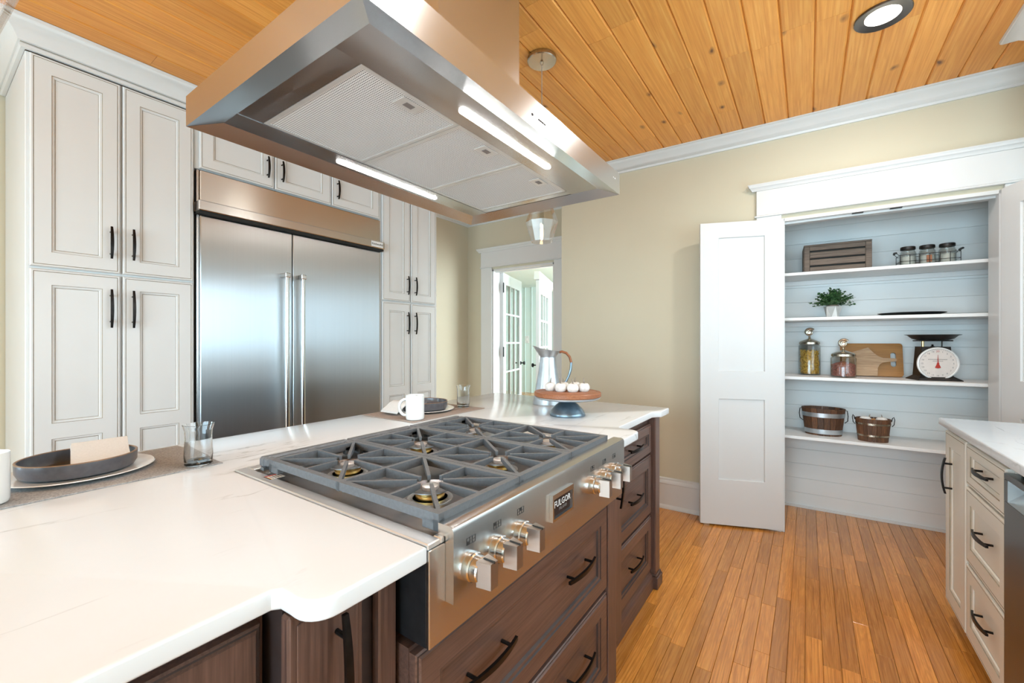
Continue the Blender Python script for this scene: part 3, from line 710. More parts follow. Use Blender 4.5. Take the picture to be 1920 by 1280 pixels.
# badge
bz = MB(); a, b, c, d_ = rx(.901), rx(1.012), .829, .895; yb = ry(.518) - .0003
bz.box(a, b, yb - .010, yb, c, c + .006); bz.box(a, b, yb - .010, yb, d_ - .012, d_); bz.box(a, a + .006, yb - .010, yb, c + .006, d_ - .012); bz.box(b - .006, b, yb - .010, yb, c + .006, d_ - .012)
bz = bz.obj('badge', M['chrome'], rt)
MB().box(a + .006, b - .006, yb - .006, yb - .001, c + .006, d_ - .012).obj('badge_plate', M['badge'], bz)
mk('lettering', text_mesh('FULGOR', .0225, .0003, mtl=M['china']), bz, ((a + b) / 2, yb - .0066, .866), (R(90), 0, 0))
mk('lettering', text_mesh('MILANO', .011, .0003, mtl=M['ink']), bz, ((a + b) / 2 + .002, yb - .0066, .851), (R(90), 0, 0))
# knobs with burner icons
kb = MB(); kb.lathe([(.0255, 0), (.0265, .004), (.0265, .014), (.0245, .0165), (.0245, .0165)], 36, 0, (0, 0, 0), 'Y'); kbm = kb.mesh('bezel', [M['chrome']], 15)
kk = MB(); kk.lathe([(.0215, .016), (.0232, .017), (.0232, .030), (.0215, .033), (0, .033)], 36, 0, (0, 0, 0), 'Y'); kkm = kk.mesh('knob', [M['chrome']], 15)
gp = MB(); gp.add([(-.0175, -.030, -.0235), (.0175, -.030, -.0235), (.0175, -.030, .0225), (-.0175, -.030, .0225), (-.0105, -.058, -.0250), (.0105, -.058, -.0250), (.0105, -.058, .0215), (-.0105, -.058, .0215)], [(0, 1, 5, 4), (1, 2, 6, 5), (2, 3, 7, 6), (3, 0, 4, 7), (4, 5, 6, 7), (3, 2, 1, 0)]); gpm = gp.mesh('grip', [steel('knob_grip_steel', (.44, .41, .38), .32, 0)], 0)
mkm = MB().box(-.0016, .0016, -.0588, -.034, .0195, .0236).mesh('pointer', [M['inkblack']], 0)
icon = []
for i in range(6):
    q = MB()
    for u in range(3):
        for v in range(2):
            x0_, z0_ = -.012 + u * .008, -.006 + v * .0065
            if (u, v) == ((0, 0), (0, 1), (1, 1), (1, 1), (2, 1), (2, 0))[i]: q.box(x0_ + .001, x0_ + .007, 0, .0004, z0_ + .001, z0_ + .0055)
    for u in range(4): q.box(-.0124 + u * .008, -.0118 + u * .008, 0, .0004, -.006, .0075)
    for v in range(3): q.box(-.0124, .0124, 0, .0004, -.0062 + v * .0065, -.0057 + v * .0065)
    icon.append(q.mesh('burner_icon', [M['inkblack']], 0))
for i, x in enumerate((.604, .686, .771, 1.150, 1.237, 1.317)):
    bzl = mk('bezel', kbm, rt, (rx(x), ry(.518), .853)); kn = mk('knob', kkm, rt, (rx(x), ry(.518), .853)); mk('grip', gpm, kn); mk('pointer', mkm, kn)
    mk('burner_icon', icon[i], rt, (rx(x) + .004, ry(.518) - .0007, .898))
# warning sticker on the deck
st = MB().box(rx(.532), rx(.570), ry(1.122), ry(1.160), .9177, .9180).obj('sticker', M['sticker'], rt)
MB().box(rx(.532), rx(.535), ry(1.122), ry(1.160), .9181, .9183).obj('sticker_border', M['inkblack'], st)
MB().box(rx(.535), rx(.570), ry(1.154), ry(1.160), .9181, .9183).obj('sticker_band', M['red'], st)
MB().box(rx(.535), rx(.538), ry(1.124), ry(1.152), .9181, .9183).obj('sticker_band', M['orange'], st)
for k in range(4): MB().box(rx(.542 + k * .007), rx(.545 + k * .007), ry(1.127), ry(1.150), .9181, .9183).obj('sticker_print', M['ink'], st)
# grates
GX0, GW, GY0, GY1, GT, GB = .560, .2675, .556, 1.190, .953, .920
def bar(m, p, q, wt, wb, zt, zb0, zb1):
    p = Vector(p); q = Vector(q); d = (q - p).normalized(); n_ = Vector((-d.y, d.x)); vs = []
    for pt, zb in ((p, zb0), (q, zb1)):
        for sg, ww, z in ((-1, wb, zb), (1, wb, zb), (1, wt, zt), (-1, wt, zt)): vs.append((pt.x + n_.x * sg * ww, pt.y + n_.y * sg * ww, z))
    m.add(vs, [(0, 1, 2, 3), (7, 6, 5, 4), (0, 4, 5, 1), (1, 5, 6, 2), (2, 6, 7, 3), (3, 7, 4, 0)])
m = MB(); L, D = GW - .002, GY1 - GY0; fw = .008
for yy in (fw, D - fw, D / 2): bar(m, (0, yy), (L, yy), fw if yy != D / 2 else .006, fw if yy != D / 2 else .006, GT, GT - .021, GT - .021)
for xx in (fw, L - fw): bar(m, (xx, 0), (xx, D), fw, fw, GT - .0002, GT - .019, GT - .019)
for cx_, cy_ in ((0, 0), (L, 0), (0, D), (L, D)):
    sx_ = 1 if cx_ == 0 else -1; sy_ = 1 if cy_ == 0 else -1
    m.box(cx_, cx_ + sx_ * .045, cy_, cy_ + sy_ * .016, GB - .001, GT - .010, 0, .002); m.box(cx_, cx_ + sx_ * .016, cy_, cy_ + sy_ * .045, GB - .001, GT - .011, 0, .002)
for k in range(2):
    cx_, cy_ = L / 2, D * (.25 + .5 * k); hx_, hy_ = L / 2 - fw, D / 4 - fw * .8
    for ux, uy in ((1, 0), (-1, 0), (0, 1), (0, -1), (1, 1), (1, -1), (-1, 1), (-1, -1)):
        far = Vector((cx_ + ux * hx_, cy_ + uy * hy_)); dv = (far - Vector((cx_, cy_))).normalized(); near = Vector((cx_, cy_)) + dv * (.030 if ux and uy else .033)
        bar(m, near, far, .0042, .0034, GT - .0004, GT - .012, GT - .024)
gm = m.mesh('grate', [M['iron']], 30)
for i in range(3): mk('grate', gm, rt, (rx(GX0 + i * GW + .001), ry(GY0), 0))
m = MB()
for i in range(3):
    a = rx(GX0 + i * GW + .001); b = a + GW - .002; ya, yb_ = ry(1.196), ry(1.246)
    m.box(a, b, ya + .022, yb_, .924, GT - .001, 0, .005)
    for q in range(3): m.box(a + q * (GW - .026) / 2, a + q * (GW - .026) / 2 + .024, ya, ya + .022, .930, GT - .0015, 0, .003)
m.box(rx(GX0), rx(GX0 + 3 * GW), ya + .020, yb_ - .012, .9176, .926); m.obj('vent_rail', M['iron'], rt)
for i in range(3):
    for k in range(2):
        c = (rx(GX0 + (i + .5) * GW), ry(GY0 + (GY1 - GY0) * (.25 + .5 * k)), .9096)
        bn = MB().lathe([(.052, 0), (.052, .002), (.046, .003), (.040, .003), (.040, .0)], 36).obj('burner', M['steel_top'], rt, c)
        MB().lathe([(.033, .003), (.034, .014), (.036, .016), (.036, .019), (.025, .019)], 36).obj('burner_ring', M['brass'], bn)
        MB().lathe([(.018, .0195), (.040, .0195), (.050, .024), (.0495, .0262), (.040, .0225), (.022, .021), (.018, .0195)], 40).obj('burner_cap', plain('burner_cap_steel', (.32, .31, .31), .35, .9), bn) if (i, k) == (0, 0) else None
        if (i, k) == (0, 0): capm = [o for o in bpy.data.objects if o.parent == bn and o.name.startswith('burner_cap')][0].data
        else: mk('burner_cap', capm, bn)
        MB().lathe([(.017, .0195), (.019, .026), (.019, .029), (.015, .031), (0, .031)], 28).obj('burner_center', M['steel_top'], bn)

# ================================================================== HOOD
hd = thing('range_hood', 'stainless steel island range hood hanging above the cooktop', 'range hood', (.9725, .942, 1.82))
hw, hdp, hh, iw, rise = .5605, .363, .077, .062, .017
m = MB()
o_ = [(-hw, -hdp), (hw, -hdp), (hw, hdp), (-hw, hdp)]; i_ = [(-hw + iw, -hdp + iw), (hw - iw, -hdp + iw), (hw - iw, hdp - iw), (-hw + iw, hdp - iw)]
m.add([(x, y, 0) for x, y in o_] + [(x, y, hh) for x, y in o_], [(i, (i + 1) % 4, 4 + (i + 1) % 4, 4 + i) for i in range(4)] + [(7, 6, 5, 4)])
m.obj('canopy', M['steel_h'], hd, smooth=0)
m = MB(); m.add([(x, y, 0) for x, y in o_] + [(x, y, rise) for x, y in i_], [(i, (i + 1) % 4, 4 + (i + 1) % 4, 4 + i) for i in range(4)]); m.obj('bevelled_rim', M['steel_h'], hd, smooth=0)
fx0, fx1, fy0, fy1 = -.438, .462, -.192, .222
ix, iy = hw - iw, hdp - iw
MB().box(-ix, ix, -iy, fy0 - .002, rise, rise + .01).obj('lamp_strip', M['steel_h'], hd)
MB().box(-ix, ix, fy1 + .002, iy, rise, rise + .01).obj('lamp_strip', M['steel_h'], hd)
MB().box(-ix, fx0 - .001, fy0 - .001, fy1 + .001, rise + .001, rise + .01).obj('end_strip', M['steel_h'], hd)
MB().box(fx1 + .001, ix, fy0 - .001, fy1 + .001, rise + .001, rise + .01).obj('end_strip', M['steel_h'], hd)
MB().box(fx0, fx1, fy0, fy1, rise + .012, rise + .016).obj('backing', M['gap'], hd)
fw3 = (fx1 - fx0) / 3
for i in range(3):
    a = fx0 + i * fw3 + .001; b = a + fw3 - .002
    f = MB(); e = .011; f.box(a, b, fy0, fy0 + e, rise + .001, rise + .010); f.box(a, b, fy1 - e, fy1, rise + .001, rise + .010); f.box(a, a + e, fy0 + e, fy1 - e, rise + .001, rise + .010); f.box(b - e, b, fy0 + e, fy1 - e, rise + .001, rise + .010)
    f = f.obj('filter', M['filter_frame'], hd)
    MB().box(a + e, b - e, fy0 + e, fy1 - e, rise + .0025, rise + .008).obj('filter_mesh', M['filter'], f)
    lx = (a + b) / 2 + .01; la = MB(); la.box(lx - .032, lx + .032, fy0 + .018, fy0 + .060, rise + .0, rise + .0024, 0, .001); la = la.obj('latch', M['filter_frame'], f)
    MB().box(lx - .013, lx + .013, fy0 + .030, fy0 + .046, rise - .001, rise - .0002).obj('latch_slot', M['ink'], la)
for yy in (-.246, .270):
    l = MB(); p_ = arc(-.185, yy, .011, 90, 270, 6) + arc(.225, yy, .011, -90, 90, 6); l.prism(p_, rise - .002, rise + .0005); l.obj('led_strip', M['led'], hd)
chm = MB(); chm.box(-.186, .186, -.162, .158, hh + .0005, CZ - 1.82 - .0005); chm.obj('chimney', steel('chimney_steel', (.57, .57, .56), .24, .7, .25), hd, smooth=0)
m = MB()
for x in (-.055, -.022, -.012, -.002, .008): m.box(x, x + .006, -hdp - .0012, -hdp + .0005, .029, .034)
m.obj('control_buttons', M['inkblack'], hd)
m = MB()
for x in (.498, .510, .516): m.box(x, x + .003, -hdp - .0012, -hdp + .0005, .044, .048)
m.obj('indicator', M['china'], hd)

# ================================================================== LAMPS
def pendant(x, y, label):
    t = thing('pendant_lamp', label, 'pendant lamp', (x, y, CZ), 0, 'clear glass pendants over the island')
    MB().lathe([(0, 0), (.072, 0), (.074, -.004), (.074, -.020), (.070, -.024), (.010, -.026), (.006, -.040), (0, -.040)], 36).obj('canopy', M['nickel'], t)
    MB().cyl((0, 0, -.705), .0022, .668, 8).obj('cord', M['ptan'], t)
    MB().lathe([(0, -.690), (.016, -.690), (.020, -.700), (.020, -.765), (.013, -.770), (0, -.770)], 24).obj('socket', M['nickel'], t)
    sh = MB(); pr = [(.026, -.700), (.055, -.760), (.084, -.842), (.055, -.940)]; th_ = .0022
    sh.lathe(pr + [(r - th_, z) for r, z in pr[::-1]], 9, closed=True); sh.obj('glass_shade', M['pend_glass'], t, smooth=0, rot=(0, 0, R(12)))
    bl = MB().lathe([(0, -.770), (.0105, -.772), (.0115, -.82), (.0115, -.90), (.009, -.930), (0, -.938)], 20).obj('bulb', M['jar_glass'], t); MB().lathe([(0, -.850), (.005, -.852), (.0075, -.88), (.0075, -.915), (.004, -.928), (0, -.930)], 14).obj('filament', M['bulb'], bl)
    return t
pendant(1.86, 1.113, 'clear faceted glass pendant lamp hanging behind the range hood')
pendant(.035, 1.113, 'clear faceted glass pendant lamp cropped by the top left corner')
def can(x, y, label, power=6):
    t = thing('recessed_light', label, 'recessed light', (x, y, CZ), 0, 'recessed ceiling lights')
    MB().lathe([(.062, .006), (.064, -.002), (.098, -.008), (.101, -.006), (.101, .0005), (.062, .0005)], 40, closed=True).obj('trim_ring', M['steel_dark'], t)
    MB().lathe([(0, -.0015), (.063, -.0015), (.063, .004), (0, .004)], 40).obj('lens', M['can_lens'], t)
    l = area('recessed_light_lamp', (x, y, CZ - .012), (0, 0, 0), .12, .12, power, (1, .97, .93), 'DISK')
    return t
can(2.486, -.272, 'round recessed light with dark trim ring in the pine ceiling', 8)
can(1.15, -.35, 'recessed light above the walkway in front of the cooktop')

# ================================================================== RIGHT COUNTER RUN (fronts face +y at y = -.519)
RY = -.540
rc = thing('sink_countertop', 'white veined quartz countertop beside the pantry', 'countertop', (0, 0, CT - .031))
bevel_prism([(2.782, -.503), (2.782, -1.145), (-1.2, -1.145), (-1.2, -.503)], 0, .031, .004, 3).obj('slab', M['quartz'], rc)
def rbase(name, label, xr, W, cat='cabinet'): return thing(name, label, cat, (xr, RY, 0), math.pi)
t = rbase('base_cabinet', 'narrow cream base cabinet with one door at the end of the run', 2.750, .31)
m = MB(); m.box(0, .308, 0, .60, .088, .8825, 0, .002); m.box(.02, .308, .07, .60, 0, .088); m.obj('body', M['ctan'], t)
d = front(.300, .772, [(.066, .300 - .066, .066, .772 - .066)], T2).obj('door', [M['ctan'], M['glaze']], t, (.003, -.0005, .092)); handle(d, .112, -T2, .585, .158)
t = rbase('base_cabinet', 'cream base cabinet with three drawers beside the dishwasher', 2.4415, .42)
m = MB(); m.box(0, .424, 0, .60, .088, .8825, 0, .002); m.box(0, .424, .07, .60, 0, .088); m.obj('body', M['ctan'], t)
for z0, z1 in ((.700, .862), (.394, .690), (.092, .382)):
    d = front(.414, z1 - z0, [(.050, .414 - .050, .040 if z1 > .8 else .062, z1 - z0 - (.040 if z1 > .8 else .062))], T2).obj('drawer', [M['ctan'], M['glaze']], t, (.005, -.0005, z0))
    handle(d, .207, -.0085, (z1 - z0) * .55, .16, True)
t = rbase('dishwasher', 'dark stainless dishwasher at the right edge', 2.0165, .6, 'dishwasher')
MB().box(.004, .596, .012, .58, .02, .872).obj('body', M['gap'], t)
m = MB(); m.box(.004, .596, -.026, .0115, .10, .764, 0, .002); m.box(.004, .596, -.026, .0115, .832, .852, 0, .002); m.box(.004, .034, -.026, .0115, .764, .832); m.box(.566, .596, -.026, .0115, .764, .832); d = m.obj('door', M['steel_dark'], t)
m = MB(); m.prism([(.0110, .832), (.0110, .800), (-.0255, .766), (-.0255, .7645), (.0114, .7645), (.0114, .832)], .034, .566, 0, 'YZ'); m.obj('pocket_handle', M['steel'], d)
MB().box(.004, .596, .012, .02, .855, .8825).obj('control_edge', M['black'], t)
t = rbase('sink_cabinet', 'cream sink base cabinet left of the dishwasher', 1.4165, 2.6)
m = MB(); m.box(.002, 2.6, 0, .60, .088, .8825); m.box(0, 2.6, .07, .60, 0, .088); m.obj('body', M['ctan'], t)
for i in range(4): d = front(.62, .76, [(.07, .55, .07, .69)], T2).obj('door', [M['ctan'], M['glaze']], t, (.01 + i * .64, -.0005, .1)); handle(d, .56 if i % 2 == 0 else .06, -T2, .62, .16)
# sliver of a white dish on that counter
dsh = thing('serving_dish', 'white dish edge on the counter at the right frame edge', 'dish', (2.62, -.93, CT + .0005))
MB().lathe([(0, 0), (.055, 0), (.11, .006), (.125, .012), (.122, .014), (.10, .010), (0, .006)], 40).obj('dish', M['china'], dsh)
# upper cabinet whose crown shows at the top right corner
t = thing('upper_cabinet', 'white crown corner of the upper cabinet at top right', 'cabinet', (2.93, -.862, 0), math.pi)
MB().box(0, .56, 0, .285, 2.26, 2.62, 0, .002).obj('body', M['cab'], t)
d = front(.54, .33, [(.07, .47, .06, .27)], T2).obj('door', [M['cab'], M['glaze']], t, (.01, -.0005, 2.27)); handle(d, .04, -T2, .12, .16)
m = MB().sweep([(0, .285), (0, -.002), (.56, -.002), (.56, .285)], cc); m.obj('crown', M['cab'], t)

# ================================================================== TABLE SETTINGS ON THE ISLAND
E0 = CT + .0004
def placemat(label, loc, w_, d_, mtl, rz=0):
    t = thing('placemat', label, 'placemat', loc, rz, 'placemats on the island')
    MB().box(-w_ / 2, w_ / 2, -d_ / 2, d_ / 2, 0, .0028, 0, .001).obj('mat', M[mtl], t); return t
placemat('grey woven placemat at the near left place setting', (.295, 1.578, E0), .475, .355, 'mat_w')
placemat('taupe woven placemat at the far place setting behind the cooktop', (1.515, 1.585, E0), .500, .355, 'ptan')
ZM = E0 + .0032
def charger(label, x, y):
    t = thing('charger_plate', label, 'plate', (x, y, ZM), 0, 'white charger plates')
    m = MB(); n = 72; prof = [(0, 0), (.098, 0), (.118, .004), (.146, .0085), (.152, .0105), (.150, .0125), (.120, .0085), (.104, .0055), (0, .0055)]
    m.lathe(prof, n); vs = []
    for x_, y_, z_ in m.v:
        r = math.hypot(x_, y_); a = math.atan2(y_, x_)
        if r > .11: z_ += .0006 * math.sin(a * 36); s = 1 + .006 * math.sin(a * 36) * (r - .11) / .04; x_ *= s; y_ *= s
        vs.append((x_, y_, z_))
    m.v = vs; m.obj('plate', M['china'], t); return t
charger('white fluted charger plate at the near left setting', .272, 1.603)
charger('white fluted charger plate at the far setting', 1.531, 1.619)
def bowl(label, x, y):
    t = thing('shallow_bowl', label, 'bowl', (x, y, ZM + .0058), 0, 'grey stoneware bowls')
    MB().lathe([(0, 0), (.098, 0), (.111, .005), (.1165, .016), (.1175, .040), (.1125, .040), (.110, .018), (.103, .009), (.09, .0065), (0, .0065)], 64).obj('bowl_body', M['stone'], t)
    MB().lathe([(.1176, .0400), (.1176, .0415), (.1150, .0425), (.1124, .0415), (.1124, .0400)], 64, closed=True).obj('rim', M['stone_rim'], t); return t
bowl('dark grey straight-sided stoneware bowl at the near left setting', .270, 1.608)
bowl('dark grey straight-sided stoneware bowl at the far setting', 1.535, 1.622)
def napkin(label, loc, pts, th=.006):
    t = thing('napkin', label, 'napkin', loc, 0, 'folded linen napkins')
    n = len(pts[0]); m = MB()
    for lay in range(2):
        o = lay * .0045; vs = []; fs = []; k = len(pts)
        for rw in pts:
            for p in rw: vs.append((p[0] + lay * .002, p[1] - lay * .0015, p[2] + o))
        for rw in pts:
            for p in rw: vs.append((p[0] + lay * .002, p[1] - lay * .0015, p[2] + o + .0035))
        N_ = k * n
        for i in range(k - 1):
            for j in range(n - 1):
                a = i * n + j; fs.append([a, a + 1, a + n + 1, a + n]); fs.append([N_ + a, N_ + a + n, N_ + a + n + 1, N_ + a + 1])
        for i in range(k - 1):
            for j in (0, n - 1): a = i * n + j; fs.append([a, a + n, N_ + a + n, N_ + a])
        for j in range(n - 1):
            for i in (0, k - 1): a = i * n + j; fs.append([a, a + 1, N_ + a + 1, N_ + a])
        m.add(vs, fs)
    m.obj('cloth', M['linen'], t); return t
napkin('pale folded napkin lying in the near grey bowl', (.30, 1.595, ZM + .006), [[([-.055, -.052, -.046, -.040, -.034][i] + [.019, .0235, .0235, .0235, .0240][i] * j, [-.052, -.014, .024, .062, .106][i], [.012, .020, .029, .045, .0515][i]) for j in range(6)] for i in range(5)])
napkin('pale folded napkin draped over the rim of the far bowl', (1.405, 1.640, ZM + .006), [[(-.075 + .024 * j, -.050 + i * .030, [.004, .018, .034, .044, .042, .036][j]) for j in range(6)] for i in range(5)])
def tumbler(label, x, y, ribs=False):
    t = thing('drinking_glass', label, 'glass', (x, y, ZM), 0, 'clear drinking glasses')
    pr = [(0, 0), (.028, 0), (.033, .004), (.0345, .030), (.0325, .075), (.0335, .098), (.0385, .116), (.0370, .1165), (.0320, .098), (.0309, .075), (.0328, .030), (.029, .012), (0, .009)]
    MB().lathe(pr, 40).obj('glass_body', M['glass'], t); return t
tumbler('clear flared drinking glass on the grey placemat', .482, 1.432)
tumbler('clear flared drinking glass at the far placemat', 1.722, 1.522)
def mug(label, x, y, rz):
    t = thing('mug', label, 'mug', (x, y, ZM), rz, 'white coffee mugs')
    MB().lathe([(0, .002), (.034, 0), (.039, .003), (.041, .010), (.041, .108), (.0400, .111), (.0385, .108), (.0380, .014), (.034, .008), (0, .008)], 44).obj('cup', M['china'], t)
    pts = [(.039, 0, .092)] + [(.044 + .030 * math.sin(R(a)), 0, .055 + .036 * math.cos(R(a))) for a in range(10, 175, 12)] + [(.039, 0, .020)]
    MB().tube(pts, .0068, 12).obj('handle', M['china'], t); return t
mug('white coffee mug standing behind the cooktop at the far setting', 1.322, 1.458, R(118))
mug('white coffee mug cropped by the left edge', .094, 1.455, R(150))
# galvanised pitcher
t = thing('pitcher', 'galvanised metal pitcher with wide spout behind the cake stand', 'pitcher', (2.115, 1.224, E0), TH - R(90))
MB().lathe([(0, 0), (.088, 0), (.0885, .004), (.072, .090), (.055, .190), (.0462, .265), (.0446, .265), (.0535, .190), (.086, .006), (0, .006)], 48).obj('pitcher_body', M['galv'], t)
n = 48; vs = []; fs = []
for i in range(n):
    a = 2 * math.pi * i / n; c_, s_ = math.cos(a), math.sin(a)
    sp = max(0, -c_) ** 4
    rt_ = .068 + .022 * sp; hz = .309 - .010 * c_ + .014 * sp
    for rr, zz in ((.0465, .265), (.0468, .270)): vs.append((rr * c_, rr * s_, zz))
    vs += [(rt_ * c_, rt_ * s_ * (1 - .25 * sp), hz), ((rt_ - .003) * c_, (rt_ - .003) * s_ * (1 - .25 * sp), hz), (.0445 * c_, .0445 * s_, .270)]
for i in range(n):
    j = (i + 1) % n
    for q in range(4): fs.append([i * 5 + q, j * 5 + q, j * 5 + q + 1, i * 5 + q + 1])
MB().add(vs, fs).obj('spout_collar', M['galv'], t)
hp = [(.064, 0, .294), (.080, 0, .297), (.104, 0, .290), (.124, 0, .268), (.133, 0, .236), (.131, 0, .198), (.120, 0, .160), (.104, 0, .128), (.086, 0, .106), (.070, 0, .100)]
MB().tube(hp[:5], .0072, 12).obj('handle_grip', M['copper'], t); MB().tube(hp[3:], .0068, 12).obj('handle', M['galv_blue'], t)
# cake stand
SX, SY = 1.835, .954
t = thing('cake_stand', 'cake stand with zinc pedestal and round wooden top', 'cake stand', (SX, SY, E0), R(-35))
MB().lathe([(0, 0), (.0845, 0), (.086, .004), (.083, .016), (.080, .019), (.078, .026), (.060, .046), (.040, .062), (.031, .070), (.0305, .077), (.034, .078), (.150, .083), (.152, .087), (0, .087)], 56).obj('pedestal', M['galv_blue'], t)
MB().lathe([(.150, .0835), (.156, .0875), (.157, .0925), (.0, .0925)], 56).obj('metal_plate', M['galv'], t)
MB().lathe([(0, .093), (.156, .093), (.160, .097), (.160, .111), (.157, .1145), (.143, .1145), (.140, .1125), (.137, .1145), (0, .1145)], 64).obj('wood_top', M['board_red'], t)
def pumpkin_mesh():
    m = MB(); n, k = 48, 14; vs = []; fs = []
    for i in range(k + 1):
        ph = math.pi * i / k
        for j in range(n):
            a = 2 * math.pi * j / n; lob = 1 - .07 * abs(math.sin(a * 4)) ** .5 * 0 + .05 * (abs(math.cos(a * 4)) - .6) * math.sin(ph)
            r = .0255 * (math.sin(ph) ** .85) * lob; z = .0225 + .0225 * math.cos(ph) * (1 - .25 * math.exp(-(math.sin(ph) / .35) ** 2))
            vs.append((r * math.cos(a), r * math.sin(a), z - .0055 + .0))
    for i in range(k):
        for j in range(n): j2 = (j + 1) % n; fs.append([i * n + j, i * n + j2, (i + 1) * n + j2, (i + 1) * n + j])
    return m.add(vs, fs)
ppm = pumpkin_mesh().mesh('pumpkin_body', [M['pumpkin']], 60)
stm = MB().tube([(0, 0, .032), (.001, 0, .040), (.003, .001, .050), (.0055, .002, .058)], .003, 8, rs=[.0050, .0034, .0022, .0012]).mesh('stem', [M['stem']])
ZS = E0 + .1150
rdir = Vector((math.sin(TH), -math.cos(TH))); fdir = Vector((math.cos(TH), math.sin(TH)))
plabs = ['small white pumpkin at the left end of the cake stand group', 'small white pumpkin second from left on the cake stand', 'small white pumpkin third from left at the front of the cake stand', 'small white pumpkin at the right end of the cake stand group', 'small white pumpkin behind the two left ones on the cake stand', 'small white pumpkin behind the two right ones on the cake stand']
for (a, b), lb in zip(((-.080, .028), (-.034, -.010), (.022, -.026), (.079, -.004), (-.014, .050), (.044, .050)), plabs):
    q = Vector((SX, SY)) + rdir * a + fdir * b
    t = thing('pumpkin', lb, 'pumpkin', (q.x, q.y, ZS), random.random() * 6, 'white mini pumpkins on the cake stand'); o = mk('pumpkin_body', ppm, t); o.scale = (1.10,) * 3; o = mk('stem', stm, t); o.scale = (1.10,) * 3

# ================================================================== PANTRY CONTENTS
S1, S2, S3, S4 = 1.7524, 1.4374, 1.0254, .6104
def pt(name, label, cat, s, d, z, rz=0, group=None): return thing(name, label, cat, wB(s, d, z), RB + rz, group)
# slatted crate
t = pt('bread_box', 'weathered grey wooden box with three slots on the top shelf', 'wooden box', .972, .37, S1, R(1))
W2, H2, D2 = .186, .185, .085
MB().box(-W2, W2, -D2 + .016, D2, 0, H2, 0, .003).obj('box_body', M['gap'], t)
zc = [0, .040, .052, .092, .104, .144, .156, .185]
for i in (0, 2, 4, 6): MB().box(-W2 + .034, W2 - .034, -D2, -D2 + .0155, zc[i] + (.0), zc[i + 1] - .0004, 0, .002).obj('slat', M['greywood'], t)
for sx_ in (-1, 1): MB().box(sx_ * (W2 - .0335), sx_ * W2, -D2 - .0005, -D2 + .0155, 0, H2, 0, .003).obj('end_batten', M['greywood'], t)
MB().box(-W2 - .001, W2 + .001, -D2, D2, H2 + .0003, H2 + .012, 0, .003).obj('lid', M['greywood'], t)
MB().box(-W2 - .003, -W2 - .0002, -D2 + .01, D2, 0, H2).obj('side_panel', M['greywood'], t)
# jars in a wire caddy
t = pt('wire_basket', 'black wire caddy holding three glass jars', 'basket', 1.440, .36, S1, R(2))
m = MB(); hx_, hy_, hz_ = .140, .052, .075; r_ = .0016
for z in (.003, .034, hz_): m.tube([(-hx_, -hy_, z), (hx_, -hy_, z), (hx_, hy_, z), (-hx_, hy_, z), (-hx_, -hy_, z)], r_, 6)
for i in range(7):
    x = -hx_ + i * hx_ / 3
    for sg in (-1, 1): m.tube([(x, sg * hy_, .003), (x, sg * hy_, hz_)], r_, 6)
for i in range(3): m.tube([(-hx_, -.03 + i * .03, .003), (hx_, -.03 + i * .03, .003)], r_, 6)
for sg in (-1, 1): m.tube([(sg * hx_, -.03, hz_), (sg * (hx_ + .016), -.03, hz_ + .020), (sg * (hx_ + .016), .03, hz_ + .020), (sg * hx_, .03, hz_)], r_, 6)
m.obj('wire_frame', M['black'], t)
for sg in (-1, 1): MB().tube([(sg * (hx_ + .016), -.026, hz_ + .020), (sg * (hx_ + .019), 0, hz_ + .023), (sg * (hx_ + .016), .026, hz_ + .020)], .0065, 10).obj('grip', M['rust'], t)
for i, lb in enumerate(('left glass jar with dark lid in the wire caddy', 'middle glass jar with dark lid and copper label in the wire caddy', 'right glass jar with dark lid in the wire caddy')):
    q = wB(1.440 + (-.092 + i * .092) * math.cos(R(2)), .36, S1 + .0055)
    j = thing('mason_jar', lb, 'jar', q, RB, 'jars in the wire caddy')
    MB().lathe([(0, 0), (.036, 0), (.041, .006), (.042, .080), (.038, .094), (.034, .100), (.034, .116), (.032, .116), (.032, .099), (.039, .080), (.038, .008), (0, .004)], 36).obj('jar_body', M['jar_glass'], j)
    MB().lathe([(0, .108), (.0365, .108), (.0375, .110), (.0375, .125), (.035, .128), (0, .128)], 36).obj('lid', M['rust'], j)
    MB().lathe([(0, .0045), (.036, .0085), (.0365, .062), (0, .066)], 30).obj('contents', M['water'], j)
    if i == 1: MB().box(-.012, .014, -.0445, -.0425, .016, .060, 0, .001).obj('jar_tag', M['copper'], j)
